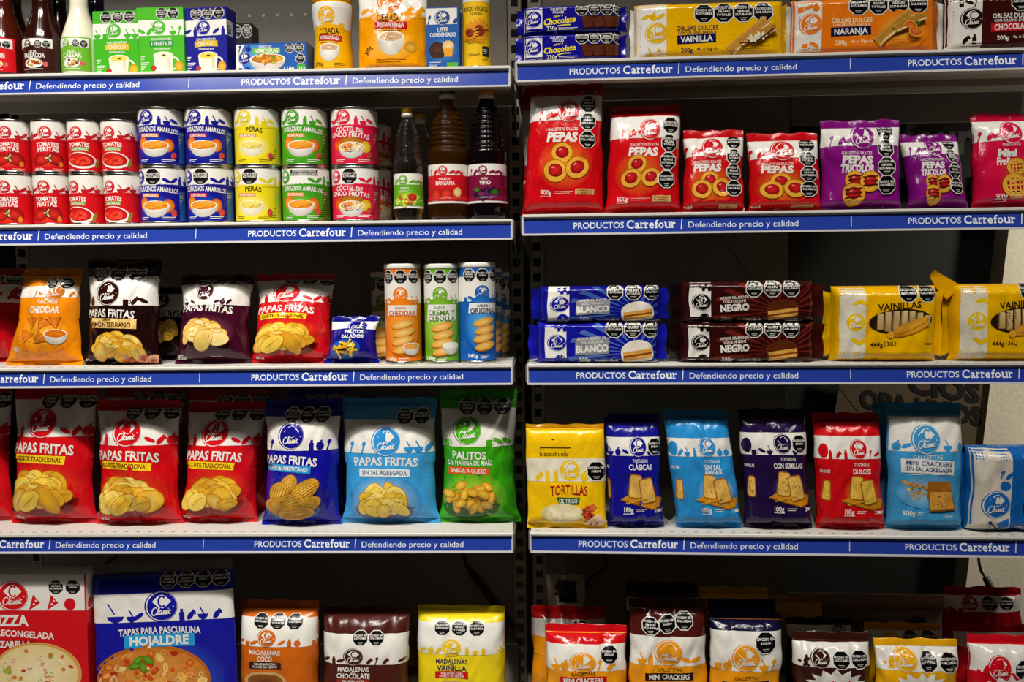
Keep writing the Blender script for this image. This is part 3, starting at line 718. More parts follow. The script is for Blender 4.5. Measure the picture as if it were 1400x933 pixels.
SHX = {'L': (unproj('L', -185, 500, 0)[0], None), 'R': (None, unproj('R', 1540, 400, 0)[0])}
ENDS = {('L', 0): 697, ('L', 1): 697, ('L', 2): 700, ('L', 3): 700, ('L', 4): 701, ('L', 5): 703, ('R', 0): 703, ('R', 1): 706, ('R', 2): 715, ('R', 3): 721.5, ('R', 4): 725.5, ('R', 5): 728}
SEP = {('L', 1): -.9177, ('L', 2): -.9134, ('L', 3): -.9157, ('L', 4): -.92, ('R', 1): .3754, ('R', 2): .3816, ('R', 3): .3847, ('R', 4): .3878}
def shelf(bay, row, label):
    z = ZB[bay, row]; ypx = {0: 0, 1: 100, 2: 310, 3: 510, 4: 740, 5: 900}[row]
    e = unproj(bay, ENDS[bay, row], ypx, 0)[0]
    x0, x1 = (SHX['L'][0], e) if bay == 'L' else (e, SHX['R'][1])
    r = root('shelf', label, 'shelf', bay, (x0+x1)/2, 0, z, group='steel shelves with blue strips'); W = (x1-x0)/2
    q = MB(); q.box(-W, W, .002, BACK-.008, LIP-.003, LIP, 'cfccc4'); q.box(-W, W, -.0035, .004, LIP-.006, LIP, 'dedbd3', .001)
    for i in range(int(2*W/.0245)): q.box(-W+.01+i*.0245, -W+.017+i*.0245, .011, .0135, LIP-.0005, LIP+.0002, '35332f')
    q.build('deck', SHELFM, r, False)
    q = MB(); q.box(-W, W, .002, .03, 0, .004, 'b9b3a5'); q.box(-W, W, .03, .032, 0, LIP-.004, 'b9b3a5'); q.box(-W, W, .06, .13, LIP-.017, LIP-.003, 'b9b3a5')
    q.box(-W, W, .27, .34, LIP-.017, LIP-.003, 'b9b3a5')
    q.build('underside_rib', SHELFM, r, False)
    tl = 13.5 if (bay, row) == ('L', 1) else 9; k = math.tan(math.radians(tl))
    q = MB()
    sec = [(.004, LIP-.003), (-.001, LIP-.0045), (-.0022+.034*k, .0355), (-.0012, .0025), (-.0042, .0022), (-.0046, -.0012), (.003, -.0012), (.006, .03)]
    k_ = len(sec); q.add([(sx*W, y, zz) for sx in (-1, 1) for y, zz in sec], None, 'cfcdd0', [tuple([i, (i+1) % k_, k_+(i+1) % k_, k_+i][::-1]) for i in range(k_)]+[tuple(range(k_))[::-1], tuple(range(k_, 2*k_))])
    for sx in (-1, 1): q.box(sx*W-.0016, sx*W+.0016, -.005, .012, -.001, LIP-.001, 'cfcdd0', .0005)
    rail = q.build('price_rail', PLAST, r, False)
    if row in (1, 2, 3, 4):
        q = MB(); sf = Slant(0, .002, tl); A_, B_ = np.meshgrid(np.linspace(-W+.003, W-.003, 60), np.linspace(.0030, .0345, 3))
        q.grid(sf, A_, B_, '2640a2')
        A = Art(); c = toworld(bay, (x0+x1)/2, 0)[0]
        b0 = (SEP[bay, row]-c)*1000/math.cos(BAY[bay][1])
        strip_art(A, [b0+640*i for i in range(-2, 4)]); A.E = [e for e in A.E if e[0][:, 0].min() > -W*1000+5 and e[0][:, 0].max() < W*1000-5]
        q.art(A, sf, lambda V: np.stack([V[:, 0]/1000, -V[:, 1]/1000-.0022], 1), step=.0001, h0=.00025)
        q.build('printed_strip', STRIP, rail, False)
    for sx in (-1, 1):
        q = MB(); X = sx*(W+.003)
        V = [(X+dx, y, zz) for dx in (-.0015, .0015) for y, zz in ((.002, LIP-.002), (.002, .004), (.12, -.01), (BACK-.01, -.05), (BACK-.01, LIP-.002))]
        F = [(0, 1, 2, 3, 4), (9, 8, 7, 6, 5)]+[(i, (i+1) % 5+0, (i+1) % 5+5, i+5)[::-1] for i in range(5)]
        q.add(V, None, '6f6a61', F); q.build('bracket', SHELFM, r, False)
for bay, row, lb in (('L', 0, 'steel shelf above the sauces and soup cartons'), ('L', 1, 'shelf with blue strip carrying sauces, soup cartons and barley drinks'), ('L', 2, 'shelf with blue strip carrying two tiers of cans and three bottles'),
                     ('L', 3, 'shelf with blue strip carrying crisp bags and three crisp tubes'), ('L', 4, 'shelf with blue strip carrying three red crisp bags and a green one'), ('L', 5, 'bottom shelf under the boxed pizzas and sponge cakes'),
                     ('R', 0, 'steel shelf above the wafers'), ('R', 1, 'shelf with blue strip carrying wafers and chocolate biscuits'), ('R', 2, 'shelf with blue strip carrying red and purple biscuit bags'),
                     ('R', 3, 'shelf with blue strip carrying stacked alfajores and yellow sponge fingers'), ('R', 4, 'shelf with blue strip carrying tortillas, toasts and crackers'), ('R', 5, 'bottom shelf under the cracker bags')):
    shelf(bay, row, lb)

# ------------------------------------------------------------------ left bay, first shelf
NAVY, RED, LBLUE, GREEN, YEL, ORA = '12148c', 'd0101c', '2f93d6', '46a81c', 'f7c400', 'f08a00'
SAUCE = mat('sauce_bottle', .12, .5, bump=.0, coat=.3)
def sauce(name, label, cx, k, col, capc, labcol, title, tcol, d=None, art=True, oc='TN', lidlow=0, cy0=52):
    body = [(0, 102), (21*k, 102), (24*k, 99), (25*k, 92), (25*k, 58), (24*k, 50), (21*k, 40), (16.5*k, 27), (12.5*k, 14), (11.5*k, 4), (11.5*k, -14), (0, -14)]
    cap = [(0, -12), (13.5*k, -12), (14*k, -14), (13.5*k, -46), (12.5*k, -49), (0, -49)]
    def lab(A):
        A.R(cx-22*k, cy0+2, cx+22*k, 66, WHITE); A.R(cx-22*k, 66, cx+22*k, 96, labcol); A.E_(cx-3*k, 66, 15*k, 3, labcol)
        A.logo(cx-9*k, 61, 5.6, labcol if labcol != '2a0f0a' else '1a0a08', ring=False); A.octs(cx+5*k, 61, 5, oc)
        A.T(cx-2*k, 71, 3.2, 'SALSA', tcol, 11); A.T(cx-1*k, 76, 6, title, tcol, 27*k, bold=.03)
        A.E_(cx-2*k, 86, 12*k, 6.2, 'f0eee8'); A.spots(cx-2*k, 85.5, 9*k, 4, 16, ('b5301a', 'e08a2a', '6a8a1e', 'f0d27a', '5a1a10'), 2.2, int(cx)); A.E_(cx+13*k, 87, 3.2, 3.2, 'd05a5a')
        A.small(cx-16*k, 93, 26*k, tcol, 1)
    lathed(name, label, 'sauce', ('L', 1), cx, 0, None, [('bottle', body, SAUCE, col), ('cap', cap, PLAST, capc)], d=d, labelart=lab if art else None, ref=(cx,), lz=('bottle', cy0, 96), lang=1.0, labelcol=labcol)
sauce('sauce_bottle', 'reddish brown sauce bottle with a red label, cut by the left edge', 6, 1.06, '4a140a', '0f1238', 'd6121c', 'CHIMICHURRI', WHITE)
sauce('sauce_bottle', 'dark brown barbecue sauce bottle with a brown label', 60, 1.06, '2a0d08', '0d0f30', '3a1210', 'BARBACOA', WHITE)
sauce('sauce_bottle', 'cream coloured dressing bottle with a light green label', 110, .98, 'ece6cf', '14183f', '6eb52c', 'CAESAR', WHITE, oc='TN')
for cx, c, lb in ((19, '3a0f08', 'sauce bottle standing behind the reddish one with red label'), (80, '1d0906', 'sauce bottle standing behind the dark brown barbecue one'), (132, '14142c', 'dark bottle standing behind the cream dressing bottle and green carton')):
    sauce('sauce_bottle', lb, cx, .95, c, '0d1136', c, '', WHITE, d=.09, art=False)

def soup(A, x0, x1, y0, c, title, band, oct_x, kinds, soupc, tcol=WHITE, mx=None, ol=10):
    xc = (x0+x1)/2
    A.R(x0, y0+17, x1, y0+38, WHITE); A.octs(oct_x, y0+8, 8, kinds); A.logo(xc-2, y0+27, 9.2, c); A.deco((x0+6, x0+17, x1-15, x1-5), y0+38, 12, c, int(x0))
    A.T(xc+1, y0+43, 3, 'SOPA INSTANTÁNEA', WHITE, 28); A.B(xc+1, y0+49, 33, 8, band, arch=1); A.T(xc+1, y0+49, 5.2, title, tcol, 24 if len(title) < 8 else 29); A.T(xc+1, y0+56, 2.4, 'DESHIDRATADA', WHITE, 22)
    A.mug(xc+3, y0+65, 28, 26, soupc); A.E_(x1-8, y0+80, 6, 7, 'e8c23a', 'c98a10'); A.E_(xc-11, y0+82, 4, 4, 'c33'*2, 'a22'*2); A.small(x0+4, y0+66, 6, WHITE, 3, 2); A.small(x0+4, y0+74, 12, WHITE, 6, 2.4)
carton('soup_carton', 'green soup carton with yellow title band beside the cream bottle', 'soup', ('L', 1), (127, 190, 15, 101), .04, '3fae1a', lambda A: soup(A, 127, 190, 15, '3fae1a', 'CHOCLO', 'e9b81e', 146, 'ATC', 'e8cf5a'), yaw=-2)
carton('soup_carton', 'green soup carton with green title band, between two other cartons', 'soup', ('L', 1), (187, 252, 10, 99), .04, '46b21e', lambda A: soup(A, 187, 252, 10, '46b21e', '3 VEGETALES', '178a3c', 222, 'SN', 'efe4c0'), yaw=-2, d=.012)
carton('soup_carton', 'dark blue soup carton with a yellow mug of soup', 'soup', ('L', 1), (251, 313, 10, 98), .045, NAVY, lambda A: (soup(A, 251, 313, 10, NAVY, 'CHOCLO', 'd9b41e', 270, 'TSN', 'e8cf4a'), A.R(313.5, 27, 332, 48, WHITE), A.logo(320, 40, 6, NAVY)), yaw=-7)
carton('stock_carton', 'black carton half hidden behind the blue soup carton', 'stock cubes', ('L', 1), (316, 345, 32, 97), .05, '17141a', lambda A: A.octs(324, 40, 7, 'AT'), d=.16)
def stock(A):
    A.R(323, 59, 344, 97, WHITE); A.E_(352, 78, 22, 26, '5ab4e8', '1f5fb4'); A.logo(335, 78, 8, NAVY); A.deco((329, 341), 70, 9, NAVY, 4); A.deco((329, 340), 96, 8, NAVY, 6)
    A.T(364, 63, 3, 'CALDO DE', WHITE, 18); A.B(366, 69, 38, 8, '6cba2c'); A.T(366, 69, 5.4, 'VERDURAS', WHITE, 33, bold=.03)
    A.bowl(367, 80, 50, 24, 'd88a1e', 'b06a10', 3, 0); A.spots(367, 80, 20, 6, 26, ('d2341a', 'f0b020', '5a8a1e', 'f2d060', 'e07020'), 3, 5)
    A.octs(398, 66, 6.6, 'TS'); A.octs(413, 81, 6.6, 'N'); A.T(397, 93.5, 4.6, '114g', WHITE, 14); A.R(408, 89, 423, 97, '46a81c'); A.T(415, 93, 3, '12 u', WHITE, 8)
carton('stock_carton', 'low blue and white stock cube carton with a bowl of vegetables', 'stock cubes', ('L', 1), (323, 422, 59, 97), .05, '1f57ac', stock, yaw=-4)

def cebada(A, xc, y, k):
    A.T(xc, y, 8*k, 'CEBADA', '3a1a08', 32*k, bold=.02); A.B(xc+1, y+9*k, 38*k, 8*k, 'c4161c', rot=-3); A.T(xc+1, y+9*k, 5*k, 'INSTANTÁNEA', WHITE, 32*k, rot=-3); A.small(xc-14*k, y+15*k, 28*k, '5a2a08', 1)
JAR = mat('jar_plastic', .22, .5)
def jar(A):
    A.R(420, 8, 494, 42, WHITE); A.E_(452, 42, 30, 6, 'f5b400'); A.logo(452, 26, 12.5, 'f0b21e', ring=False); A.deco((432, 474), 42, 12, 'f0b21e', 2)
    cebada(A, 455, 45, .95); A.cup(455, 66, 30, 18); A.T(440, 87, 5, '170g', '5a2a08', 14); A.small(462, 86, 18, '7a4a10', 3)
lathed('drink_jar', 'yellow barley drink jar with a waist and white label', 'drink powder', ('L', 1), 456, 0, None,
       [('jar', [(0, 96), (25, 96), (27, 93), (27, 80), (25.5, 66), (24.4, 54), (24.6, 44), (26, 30), (27.5, 15), (27, 8), (24, 4), (0, 4)], JAR, 'f3b200'), ('lid', [(0, 5), (25.5, 5), (26.5, 3), (26.5, -16), (25, -19), (0, -19)], PLAST, 'f2b400')],
       labelart=jar, ref=(456,), lz=('jar', 8, 92), lang=1.45, labelcol='f5b400')
def doy(A):
    A.R(488, -12, 588, 24, WHITE); A.E_(537, 24, 48, 5, 'f09a00'); A.logo(535, 3, 15, 'e87d00'); A.deco((500, 512, 560, 574), 24, 15, 'f09a00', 9)
    A.E_(535, 62, 34, 22, 'fbd060', 'f09a00'); cebada(A, 535, 26, 1.15); A.cup(536, 52, 36, 25); A.E_(562, 66, 8, 7, 'e8b84a', 'c98a1e'); A.T(505, 69, 6, '300g', '5a2a08', 12, rot=60); A.small(516, 82, 40, '8a4a08', 2, 3)
bag('drink_pouch', 'orange stand-up barley drink pouch with a cup of coffee', 'drink powder', ('L', 1), (490, 584, -20, 95), .055, 'f09a00', doy, top='e8e4dc', bseal=0, vb=.09, vt=.8, tuck=0, a=3, lean=2, wr=.0018, parts=('pouch', 'top_seal', None))
def milk(A):
    A.R(583, 10, 629, 33, WHITE); A.logo(606, 24, 9.5, '0f3f86'); A.deco((588, 624), 33, 12, '0f3f86', 3); A.E_(606, 68, 21, 17, '4a9ad8', '0f56a4'); A.T(606, 40, 5.4, 'LEITE', WHITE, 15, bold=.03); A.T(606, 47, 5, 'CONDENSADO', WHITE, 36, bold=.03)
    A.E_(598, 68, 11.5, 11.5, '5a2a14', '2a0f06', noise=.2); A.P([(588, 70), (609, 70), (606, 79), (591, 79)], '3a1a0c'); A.E_(613, 63, 8, 8, 'f5e2b4', 'e8b84a', noise=.12); A.P([(606, 66), (620, 66), (618, 77), (608, 77)], 'f0a21e'); A.small(587, 84, 16, WHITE, 3, 2.4); A.R(611, 85, 626, 91, '5aa82c')
carton('milk_carton', 'slim blue condensed milk carton with two sweets pictured', 'condensed milk', ('L', 1), (583, 628, 10, 93), .05, '0f56a4', milk, yaw=-2)
def oil(A):
    A.R(625, -20, 680, 2, WHITE); A.T(652, 12, 6, 'ROCÍO VEGETAL', '2a1a10', 38, bold=.02); A.T(652, 19, 3.4, 'OLEOSO', '3a2a10', 16)
    for sx, sy, sr in ((656, 41, 11), (643, 44, 8.5)):
        for i in range(16):
            a = i*math.pi/8; A.E_(sx+sr*math.cos(a), sy+sr*math.sin(a), sr*.5, sr*.17, 'f2a81e', 'e08a10', rot=math.degrees(a))
        A.E_(sx, sy, sr*.62, sr*.62, '6a1e10', '9a3a14', noise=.2)
    A.small(640, 54, 24, 'c07a10', 2, 2); A.R(660, 62, 672, 76, '14202c'); A.small(662, 66, 7, WHITE, 3, 2.6); A.T(648, 74, 3.4, '120cm³', '3a2a10', 16); A.small(660, 78, 10, '5a3a10', 2)
can('spray_can', 'yellow aerosol can of cooking oil with sunflowers', 'cooking oil', ('L', 1), (632, 671, -28, 92), 'f7c41a', oil)

# ------------------------------------------------------------------ left bay, second shelf: cans in two tiers
def tomato(A, xc, yt, yb, kind, off=0):
    A.R(xc-40, yt+3, xc+40, yt+27, WHITE); A.E_(xc, yt+27.6, 38, 2.5, RED)
    x = xc+off; A.logo(x, yt+18, 8.2, 'cf1424'); A.deco((x-21, x-14, x+16, x+24, x+32), yt+27, 11, 'b5141e', 5)
    if kind == 'p':
        A.T(x+2, yt+34, 5.6, 'TOMATES', WHITE, 29, arch=1.2, bold=.03); A.T(x+3, yt+40.5, 5.6, 'PERITAS', WHITE, 27, arch=1, bold=.03); A.E_(x+2, yt+55, 24, 10, 'e8501a', 'd0101c')
        A.E_(x-6, yt+54, 12, 8, 'e0301c', '8a0810', rot=-15); A.E_(x+12, yt+53, 12, 8.5, 'd8281a', '7a0610', rot=20)
        for i in range(6): A.E_(x+4+2.6*math.cos(i*1.05), yt+52+3.4*math.sin(i*1.05), 2.6, .9, 'd8d29a' if i % 2 else '4a5a1e', rot=i*60)
        A.T(x-8, yt+67, 3.6, '360g', WHITE, 10); A.small(x-17, yt+66, 6, WHITE, 2, 2); A.small(x+8, yt+66, 15, 'f0a090', 2, 2); A.E_(x+19, yt+60, 3, 4, 'd87a2a')
    else:
        A.T(x+3, yt+34, 5.6, 'TOMATES', WHITE, 28, arch=1.2, bold=.03); A.B(x+4, yt+40, 24, 5, '7a9a1e', arch=1); A.T(x+4, yt+40, 3.2, 'CUBETEADOS', WHITE, 21, arch=.8)
        A.E_(x+6, yt+55, 20.5, 11, WHITE, rot=6); A.E_(x+5, yt+54, 18.5, 9, 'd8281c', 'b5101a', rot=6); A.spots(x+5, yt+54, 14, 6, 14, ('e23a26', 'c4141a', 'ee5a3c'), 3.2, 8)
        A.T(x-8, yt+68, 3.6, '360g', WHITE, 10); A.small(x-17, yt+67, 6, WHITE, 2, 2); A.E_(x+27, yt+58, 2.5, 7, '8a7a1e', rot=20); A.small(x+10, yt+68, 12, 'f0a090', 2, 2)
tops = []
for tier in (0, 1):
    for i, (xa, xb, kind) in enumerate((((-3, 47, 'p'), (48, 96, 'p'), (97, 143, 'c'), (144, 194, 'c')), ((-6, 44, 'p'), (45, 93, 'p'), (94, 139, 'c'), (140, 189, 'c')))[tier]):
        yt, yb = ((236, 304), (163, 235))[tier]; xc = (xa+xb)/2; off = ((-2, 0, -9, -9), (2, 5, -2, -5))[tier][i]
        lb = (('whole tomatoes, bottom can cut by the left edge', 'whole tomatoes, bottom can beside the cubed ones', 'cubed tomatoes, bottom can next to the whole ones', 'cubed tomatoes, bottom can next to the blue cans'),
              ('whole tomatoes, top can cut by the left edge', 'whole tomatoes, top can beside the cubed ones', 'cubed tomatoes, top can next to the whole ones', 'cubed tomatoes, top can next to the blue cans'))[tier][i]
        r = can('food_can', 'red can of '+lb, 'can', ('L', 2), (xa, xb, yt, yb), RED, lambda A: tomato(A, xc, yt, yb, kind, off), on=tops[i] if tier else None, group='red tomato cans in two tiers', d=.02)
        if not tier: tops.append(r)
def fruit(A, xa, xb, yt, yb, col, title, sub, kind, off, low, band='e8862a', tcol=WHITE, logoc=None):
    xc = (xa+xb)/2; x = xc+off; lc = logoc or col
    A.R(xc-50, yt+2, xc+50, yt+25, WHITE); A.E_(xc, yt+26, 48, 2.6, col)
    if low:
        A.logo(x-25, yt+14, 9, lc); A.octs(x-3 if kind != 'g' else x, yt+14, 11.5, 'A') if kind != 'g' else (A.R(x-14, yt+5, x+24, yt+13, BLACK), A.T(x+5, yt+7.2, 2.4, 'CONTIENE EDULCORANTES', WHITE, 33, res=1), A.T(x+5, yt+10.8, 2.4, 'NO RECOMENDABLE EN NIÑOS', WHITE, 35, res=1))
        A.deco((x+15, x+25, x+34, x+44), yt+25, 12, lc, 12)
    else: A.logo(x-12, yt+14, 10, lc); A.deco((x-32, x-26, x+6, x+16, x+26), yt+25, 12, lc, 12)
    ty = yt+31; n = len(title)
    by = yt+52 if n == 1 else yt+54
    A.E_(x-2, by+2, 26, 17, {'b': '2a5ad8', 'g': '8ac83a', 'y': 'f8ea9a', 'c': 'f05a6a'}[kind], col)
    if kind in 'bg': A.E_(x-18, by-3, 8, 9, 'f0a030', 'd8601a'); A.E_(x+17, by, 8, 9, 'f0a030', 'c8501a')
    if kind == 'y': A.bowl(x-2, by, 34, 20, 'f4e68a', 'e0c84a', 4, 9, 'f4efe0', 'd8ceb0')
    elif kind == 'c': A.E_(x-3, by-7, 19, 6.5, 'c8801e', '9a5a14', noise=.3); A.E_(x-20, by-2, 8, 8, 'f0701a', 'd03a14'); A.E_(x+19, by, 8, 8, 'f4d03a', 'd8a01e'); A.bowl(x-1, by, 36, 22, 'f8e4a8', 'e8b860', 4, 4); A.spots(x-1, by, 13, 5, 14, ('d8202a', 'f4e0b0', 'f0c040', '2a1430', 'f8f0d8'), 2.8, 3)
    else: A.bowl(x-1, by, 38, 22, 'f6b03a', 'e8861c', 4, 9)
    for j, t in enumerate(title): A.T(x+(2 if n == 1 else -4), ty+j*7.5, 6, t, tcol, 58 if len(t) > 11 else (38 if n == 2 else 22), arch=1.6, rot=-3, bold=.022)
    if sub: A.B(x-8, ty+7.5, 26, 5, band, rot=-2); A.T(x-8, ty+7.5, 3.4, sub, WHITE, 22, rot=-2)
    A.small(x-24, yb-9, 14, WHITE if kind != 'y' else '6a5a10', 2, 2.2); A.small(x+8, yb-9, 18, WHITE if kind != 'y' else '6a5a10', 2, 2.2); A.E_(x+24, yb-14, 4, 5, 'c8443a')
    A.R(x+32, yt+32, x+44, yb-4, {'b': '2a5a9a', 'g': '3a6a1e', 'y': 'd8c83a', 'c': 'a8283a'}[kind]); A.small(x+33, yt+35, 10, 'd8d0a0', 12, 3, .7)
FR = [((254, 319), (256, 322), NAVY, ['DURAZNOS AMARILLOS'], 'CUBETEADOS', 'b', 'd8342a', 'blue can of cubed peaches', None),
      ((190, 254), (193, 256), NAVY, ['DURAZNOS AMARILLOS'], 'EN MITADES', 'b', 'e8862a', 'blue can of halved peaches', None),
      ((321, 384), (322, 385), 'e8d416', ['PERAS'], 'EN MITADES', 'y', 'd88a2a', 'yellow can of halved pears', 'ddc81a'),
      ((385, 449), (386, 452), '3c9a18', ['DURAZNOS AMARILLOS'], 'EN MITADES', 'g', 'e8862a', 'green can of halved peaches', None),
      ((452, 518), (454, 520), 'dc1440', ['CÓCTEL DE', 'CINCO FRUTAS'], None, 'c', None, 'pink can of mixed fruit', None)]
for up, lo, col, title, sub, kind, band, lb, lg in FR:
    tc = '3a300a' if kind == 'y' else WHITE
    r1 = can('food_can', lb+', bottom one of its pair', 'can', ('L', 2), (*lo, 227, 303), col, lambda A: fruit(A, *lo, 227, 303, col, title, sub, kind, 0, True, band, tc, lg), group='fruit cans in two tiers')
    can('food_can', lb+', top one of its pair', 'can', ('L', 2), (*up, 147, 227), col, lambda A: fruit(A, *up, 147, 227, col, title, sub, kind, 2, False, band, tc, lg), on=r1, group='fruit cans in two tiers')
r1 = can('food_can', 'crimson can in the shade behind the pink fruit cans, bottom one', 'can', ('L', 2), (478, 536, 228, 300), 'dc1440', lambda A: fruit(A, 478, 536, 228, 300, 'dc1440', ['CÓCTEL DE', 'CINCO FRUTAS'], None, 'c', 18, False), d=.15, group='crimson cans at the back')
can('food_can', 'crimson can in the shade behind the pink fruit cans, top one', 'can', ('L', 2), (478, 536, 168, 228), 'dc1440', lambda A: fruit(A, 478, 536, 168, 228, 'dc1440', ['CÓCTEL DE', 'CINCO FRUTAS'], None, 'c', 18, False), on=r1, d=.15, group='crimson cans at the back')

def ribbed(pts, y0, y1, n, amp):
    out = []
    for (r0, a), (r1, b) in zip(pts[:-1], pts[1:]):
        m = max(1, int(abs(b-a)/1.0))
        for i in range(m):
            y = a+(b-a)*i/m; rr = r0+(r1-r0)*i/m
            out.append((rr-(amp*abs(math.sin(math.pi*(y-y0)/(y1-y0)*n)) if y0 < y < y1 else 0), y))
    return out+[pts[-1]]
def vinegar(label, cx, k, yt, H, m, capc, lab, lt, lb_, d=None, group=None):
    Y = lambda v: 303-H*v
    body = [(0, 303), (22*k, 303), (26*k, Y(.03)), (28*k, Y(.1)), (28*k, Y(.16)), (27*k, Y(.175)), (27*k, Y(.44)), (28*k, Y(.46)), (28*k, Y(.52)), (25.5*k, Y(.55)), (26*k, Y(.6)), (23*k, Y(.74)), (17*k, Y(.83)), (11.5*k, Y(.88)), (10*k, Y(.9)), (10*k, Y(.925)), (0, Y(.925))]
    body = ribbed(body, Y(.84), Y(.54), 8, 2.1*k)
    lathed('vinegar_bottle', label, 'vinegar', ('L', 2), cx, 0, None, [('bottle', body, m, WHITE), ('neck_ring', [(0, Y(.922)), (11*k, Y(.922)), (11*k, Y(.948)), (10.5*k, Y(.955)), (0, Y(.955))], PLAST, 'e6e2d8'), ('cap', [(0, Y(.956)), (10.8*k, Y(.956)), (10.8*k, Y(.99)), (10*k, Y(1)), (0, Y(1))], PLAST, capc)],
           d=d, labelart=lab, ref=(cx,), lz=('bottle', lt, lb_), lang=1.5, labelcol=WHITE, group=group)
def vl(A, cx, yt, yb, col, w, t1, t2, pic):
    A.R(cx-40, yt+15, cx+40, yb-3, col); A.logo(cx-5, yt+9, 6.5, col); A.deco((cx-24, cx-17, cx+8, cx+16, cx+23), yt+16, 10, col, 3); A.T(cx-3, yt+20, 2.6, t1, WHITE, w*.6); A.T(cx-2, yt+25.5, 5.2, t2, WHITE, w, bold=.03)
    if pic == 'salad': A.E_(cx+2, yb-14, 20, 10, 'd8d83a', col); A.spots(cx+2, yb-11, 17, 6, 26, ('a8c82a', '5a9a1e', 'd8e06a', 'c8281e'), 4, 4); A.E_(cx+8, yb-15, 6, 5, 'd83a2a', 'a8141a')
    elif pic == 'apple':
        for ax in (-16, 0, 15): A.E_(cx+ax, yb-12, 9.5, 9, 'e8402a', 'a0101a', noise=.05)
        A.E_(cx+16, yb-15, 6, 6.5, 'f4e0a0', 'e0b060'); A.small(cx-20, yb-5, 8, WHITE, 1)
    else: A.spots(cx+1, yb-13, 20, 8, 34, ('2a1038', '4a1a4a', '1a0a28', '6a2a5a'), 3.4, 4); A.E_(cx+12, yb-15, 6, 4, '3a7a1e', '1e4a10'); A.E_(cx-14, yb-18, 5, 3.5, '4a8a2a', '1e4a10')
vinegar('small clear vinegar bottle with yellow cap and green label', 555, .74, 149, 154, petm('clear_liquid', 'eef2ec', tr=1), 'e2b21e', lambda A: vl(A, 555, 239, 286, '5aa81e', 21, 'VINAGRE DE', 'ALCOHOL', 'salad'), 239, 286)
vinegar('small vinegar bottle standing behind the clear one', 572, .7, 155, 146, petm('clear_liquid', 'eef2ec', tr=1), 'e2b21e', None, 240, 292, d=.12)
vinegar('tall amber vinegar bottle with dark green cap and red label', 610, 1.0, 122, 181, petm('amber_liquid', 'b87420', tr=.96), '0c4a1e', lambda A: vl(A, 610, 227, 280, 'd01420', 28, 'VINAGRE DE', 'MANZANA', 'apple'), 227, 280)
vinegar('tall near-black wine vinegar bottle with orange cap', 664, .98, 122, 181, mat('dark_liquid', .05, .5, col='0c0508'), 'e08a1e', lambda A: vl(A, 664, 227, 280, '7a0f38', 16, 'VINAGRE DE', 'VINO', 'grape'), 227, 280)

# ------------------------------------------------------------------ left bay, third shelf
def crisp(A, b, col, logo, band, octs, title, sub, chips, tcol=WHITE, subcol='f2d21e', subt='7a1008', glow=None, extra=None, title2=None):
    x0, x1, yt, yb = b
    A.R(x0-6, band[0], x1+6, band[1], WHITE)
    A.deco([logo[0]-logo[2]*1.75, logo[0]-logo[2]*2.7, logo[0]+logo[2]*1.7, logo[0]+logo[2]*2.4, logo[0]+logo[2]*3.1], band[1], logo[2]*.85, col, int(x0)+3)
    A.logo(*logo, col); A.octs(*octs)
    if glow: A.E_(chips[0], chips[1]-2, chips[2]*.62, chips[3]*.66, glow, col)
    A.T(title[0], title[1], title[2], title[3], tcol, title[4], arch=title[5], rot=title[6], bold=.03)
    if title2: A.T(*title2[:4], tcol, title2[4], bold=.02)
    if sub: A.B(sub[0], sub[1], sub[3]+8, sub[2]*1.75, subcol, rot=title[6], arch=1); A.T(sub[0], sub[1], sub[2], sub[4], subt, sub[3], rot=title[6], arch=1, bold=.02)
    if extra: extra(A)
K = dict(vb=.3, vt=.42, ht=.012)
def jamon(A):
    A.chips(163, 476, 84, 40, 4, 13); A.spots(190, 491, 20, 5, 12, ('8a2a14', 'c8623a', 'e0a080'), 6, 3); A.T(120, 492, 5, '85g', WHITE, 10)
bag('crisp_bag', 'dark brown crisp bag with a white band and cream title banner', 'crisps', ('L', 3), (115, 217, 354, 498), .075, '1e0a0a',
    lambda A: (crisp(A, (113, 216, 354, 498), '2a0a0c', (153, 401, 15.5), (378, 418), (139, 374, 12, 'TNC', 25), (154, 429, 10, 'PAPAS FRITAS', 74, 1.5, -2), None, None), A.B(160, 442, 68, 13, 'f0c878', rot=-2), A.T(152, 437, 3, 'SABOR', '3a1008', 14, rot=-2), A.T(155, 443.5, 6.4, 'JAMÓN SERRANO', '3a1008', 64, rot=-2), jamon(A)), seal=.016, roll=1, lean=4, **{'vb': .3, 'vt': .45})
def nachos(A):
    A.R(0, 392, 125, 407, WHITE); A.logo(80, 400, 9, 'c86a10', rx=15); A.deco((50, 58, 105, 113), 407, 9, 'c86a10', 8); A.octs(72, 388, 8, 'TN', 24, kx=1.4)
    r = random.Random(5); A.E_(66, 456, 44, 26, 'f6b02a', 'e8820a')
    A.T(70, 413, 6, 'NACHOS', WHITE, 32, bold=.004); A.T(66, 424, 8.4, 'CHEDDAR', WHITE, 48, bold=.03)
    for x, y, k, ro in ((48, 440, 9, 0), (68, 442, 10, 30), (84, 440, 9, -10), (42, 458, 10, 15), (64, 462, 10, 50)):
        q = [(x+k*1.3*math.cos(math.radians(ro+90+120*i)), y+k*math.sin(math.radians(ro+90+120*i))) for i in range(3)]
        A.P([(a+(a-x)*.12, c+(c-y)*.12) for a, c in q], '8a3a0c'); A.P(q, 'd8721a', 3, .15); A.L([q[0], ((q[1][0]+q[2][0])/2, (q[1][1]+q[2][1])/2)], .8, 'f0a050')
    A.spots(66, 456, 44, 26, 30, ('b85a10', 'd87a1e'), 1.2, 6); A.bowl(86, 456, 30, 20, 'e8801a', 'c8600e', 3, 4); A.T(26, 476, 5, '90g', WHITE, 12)
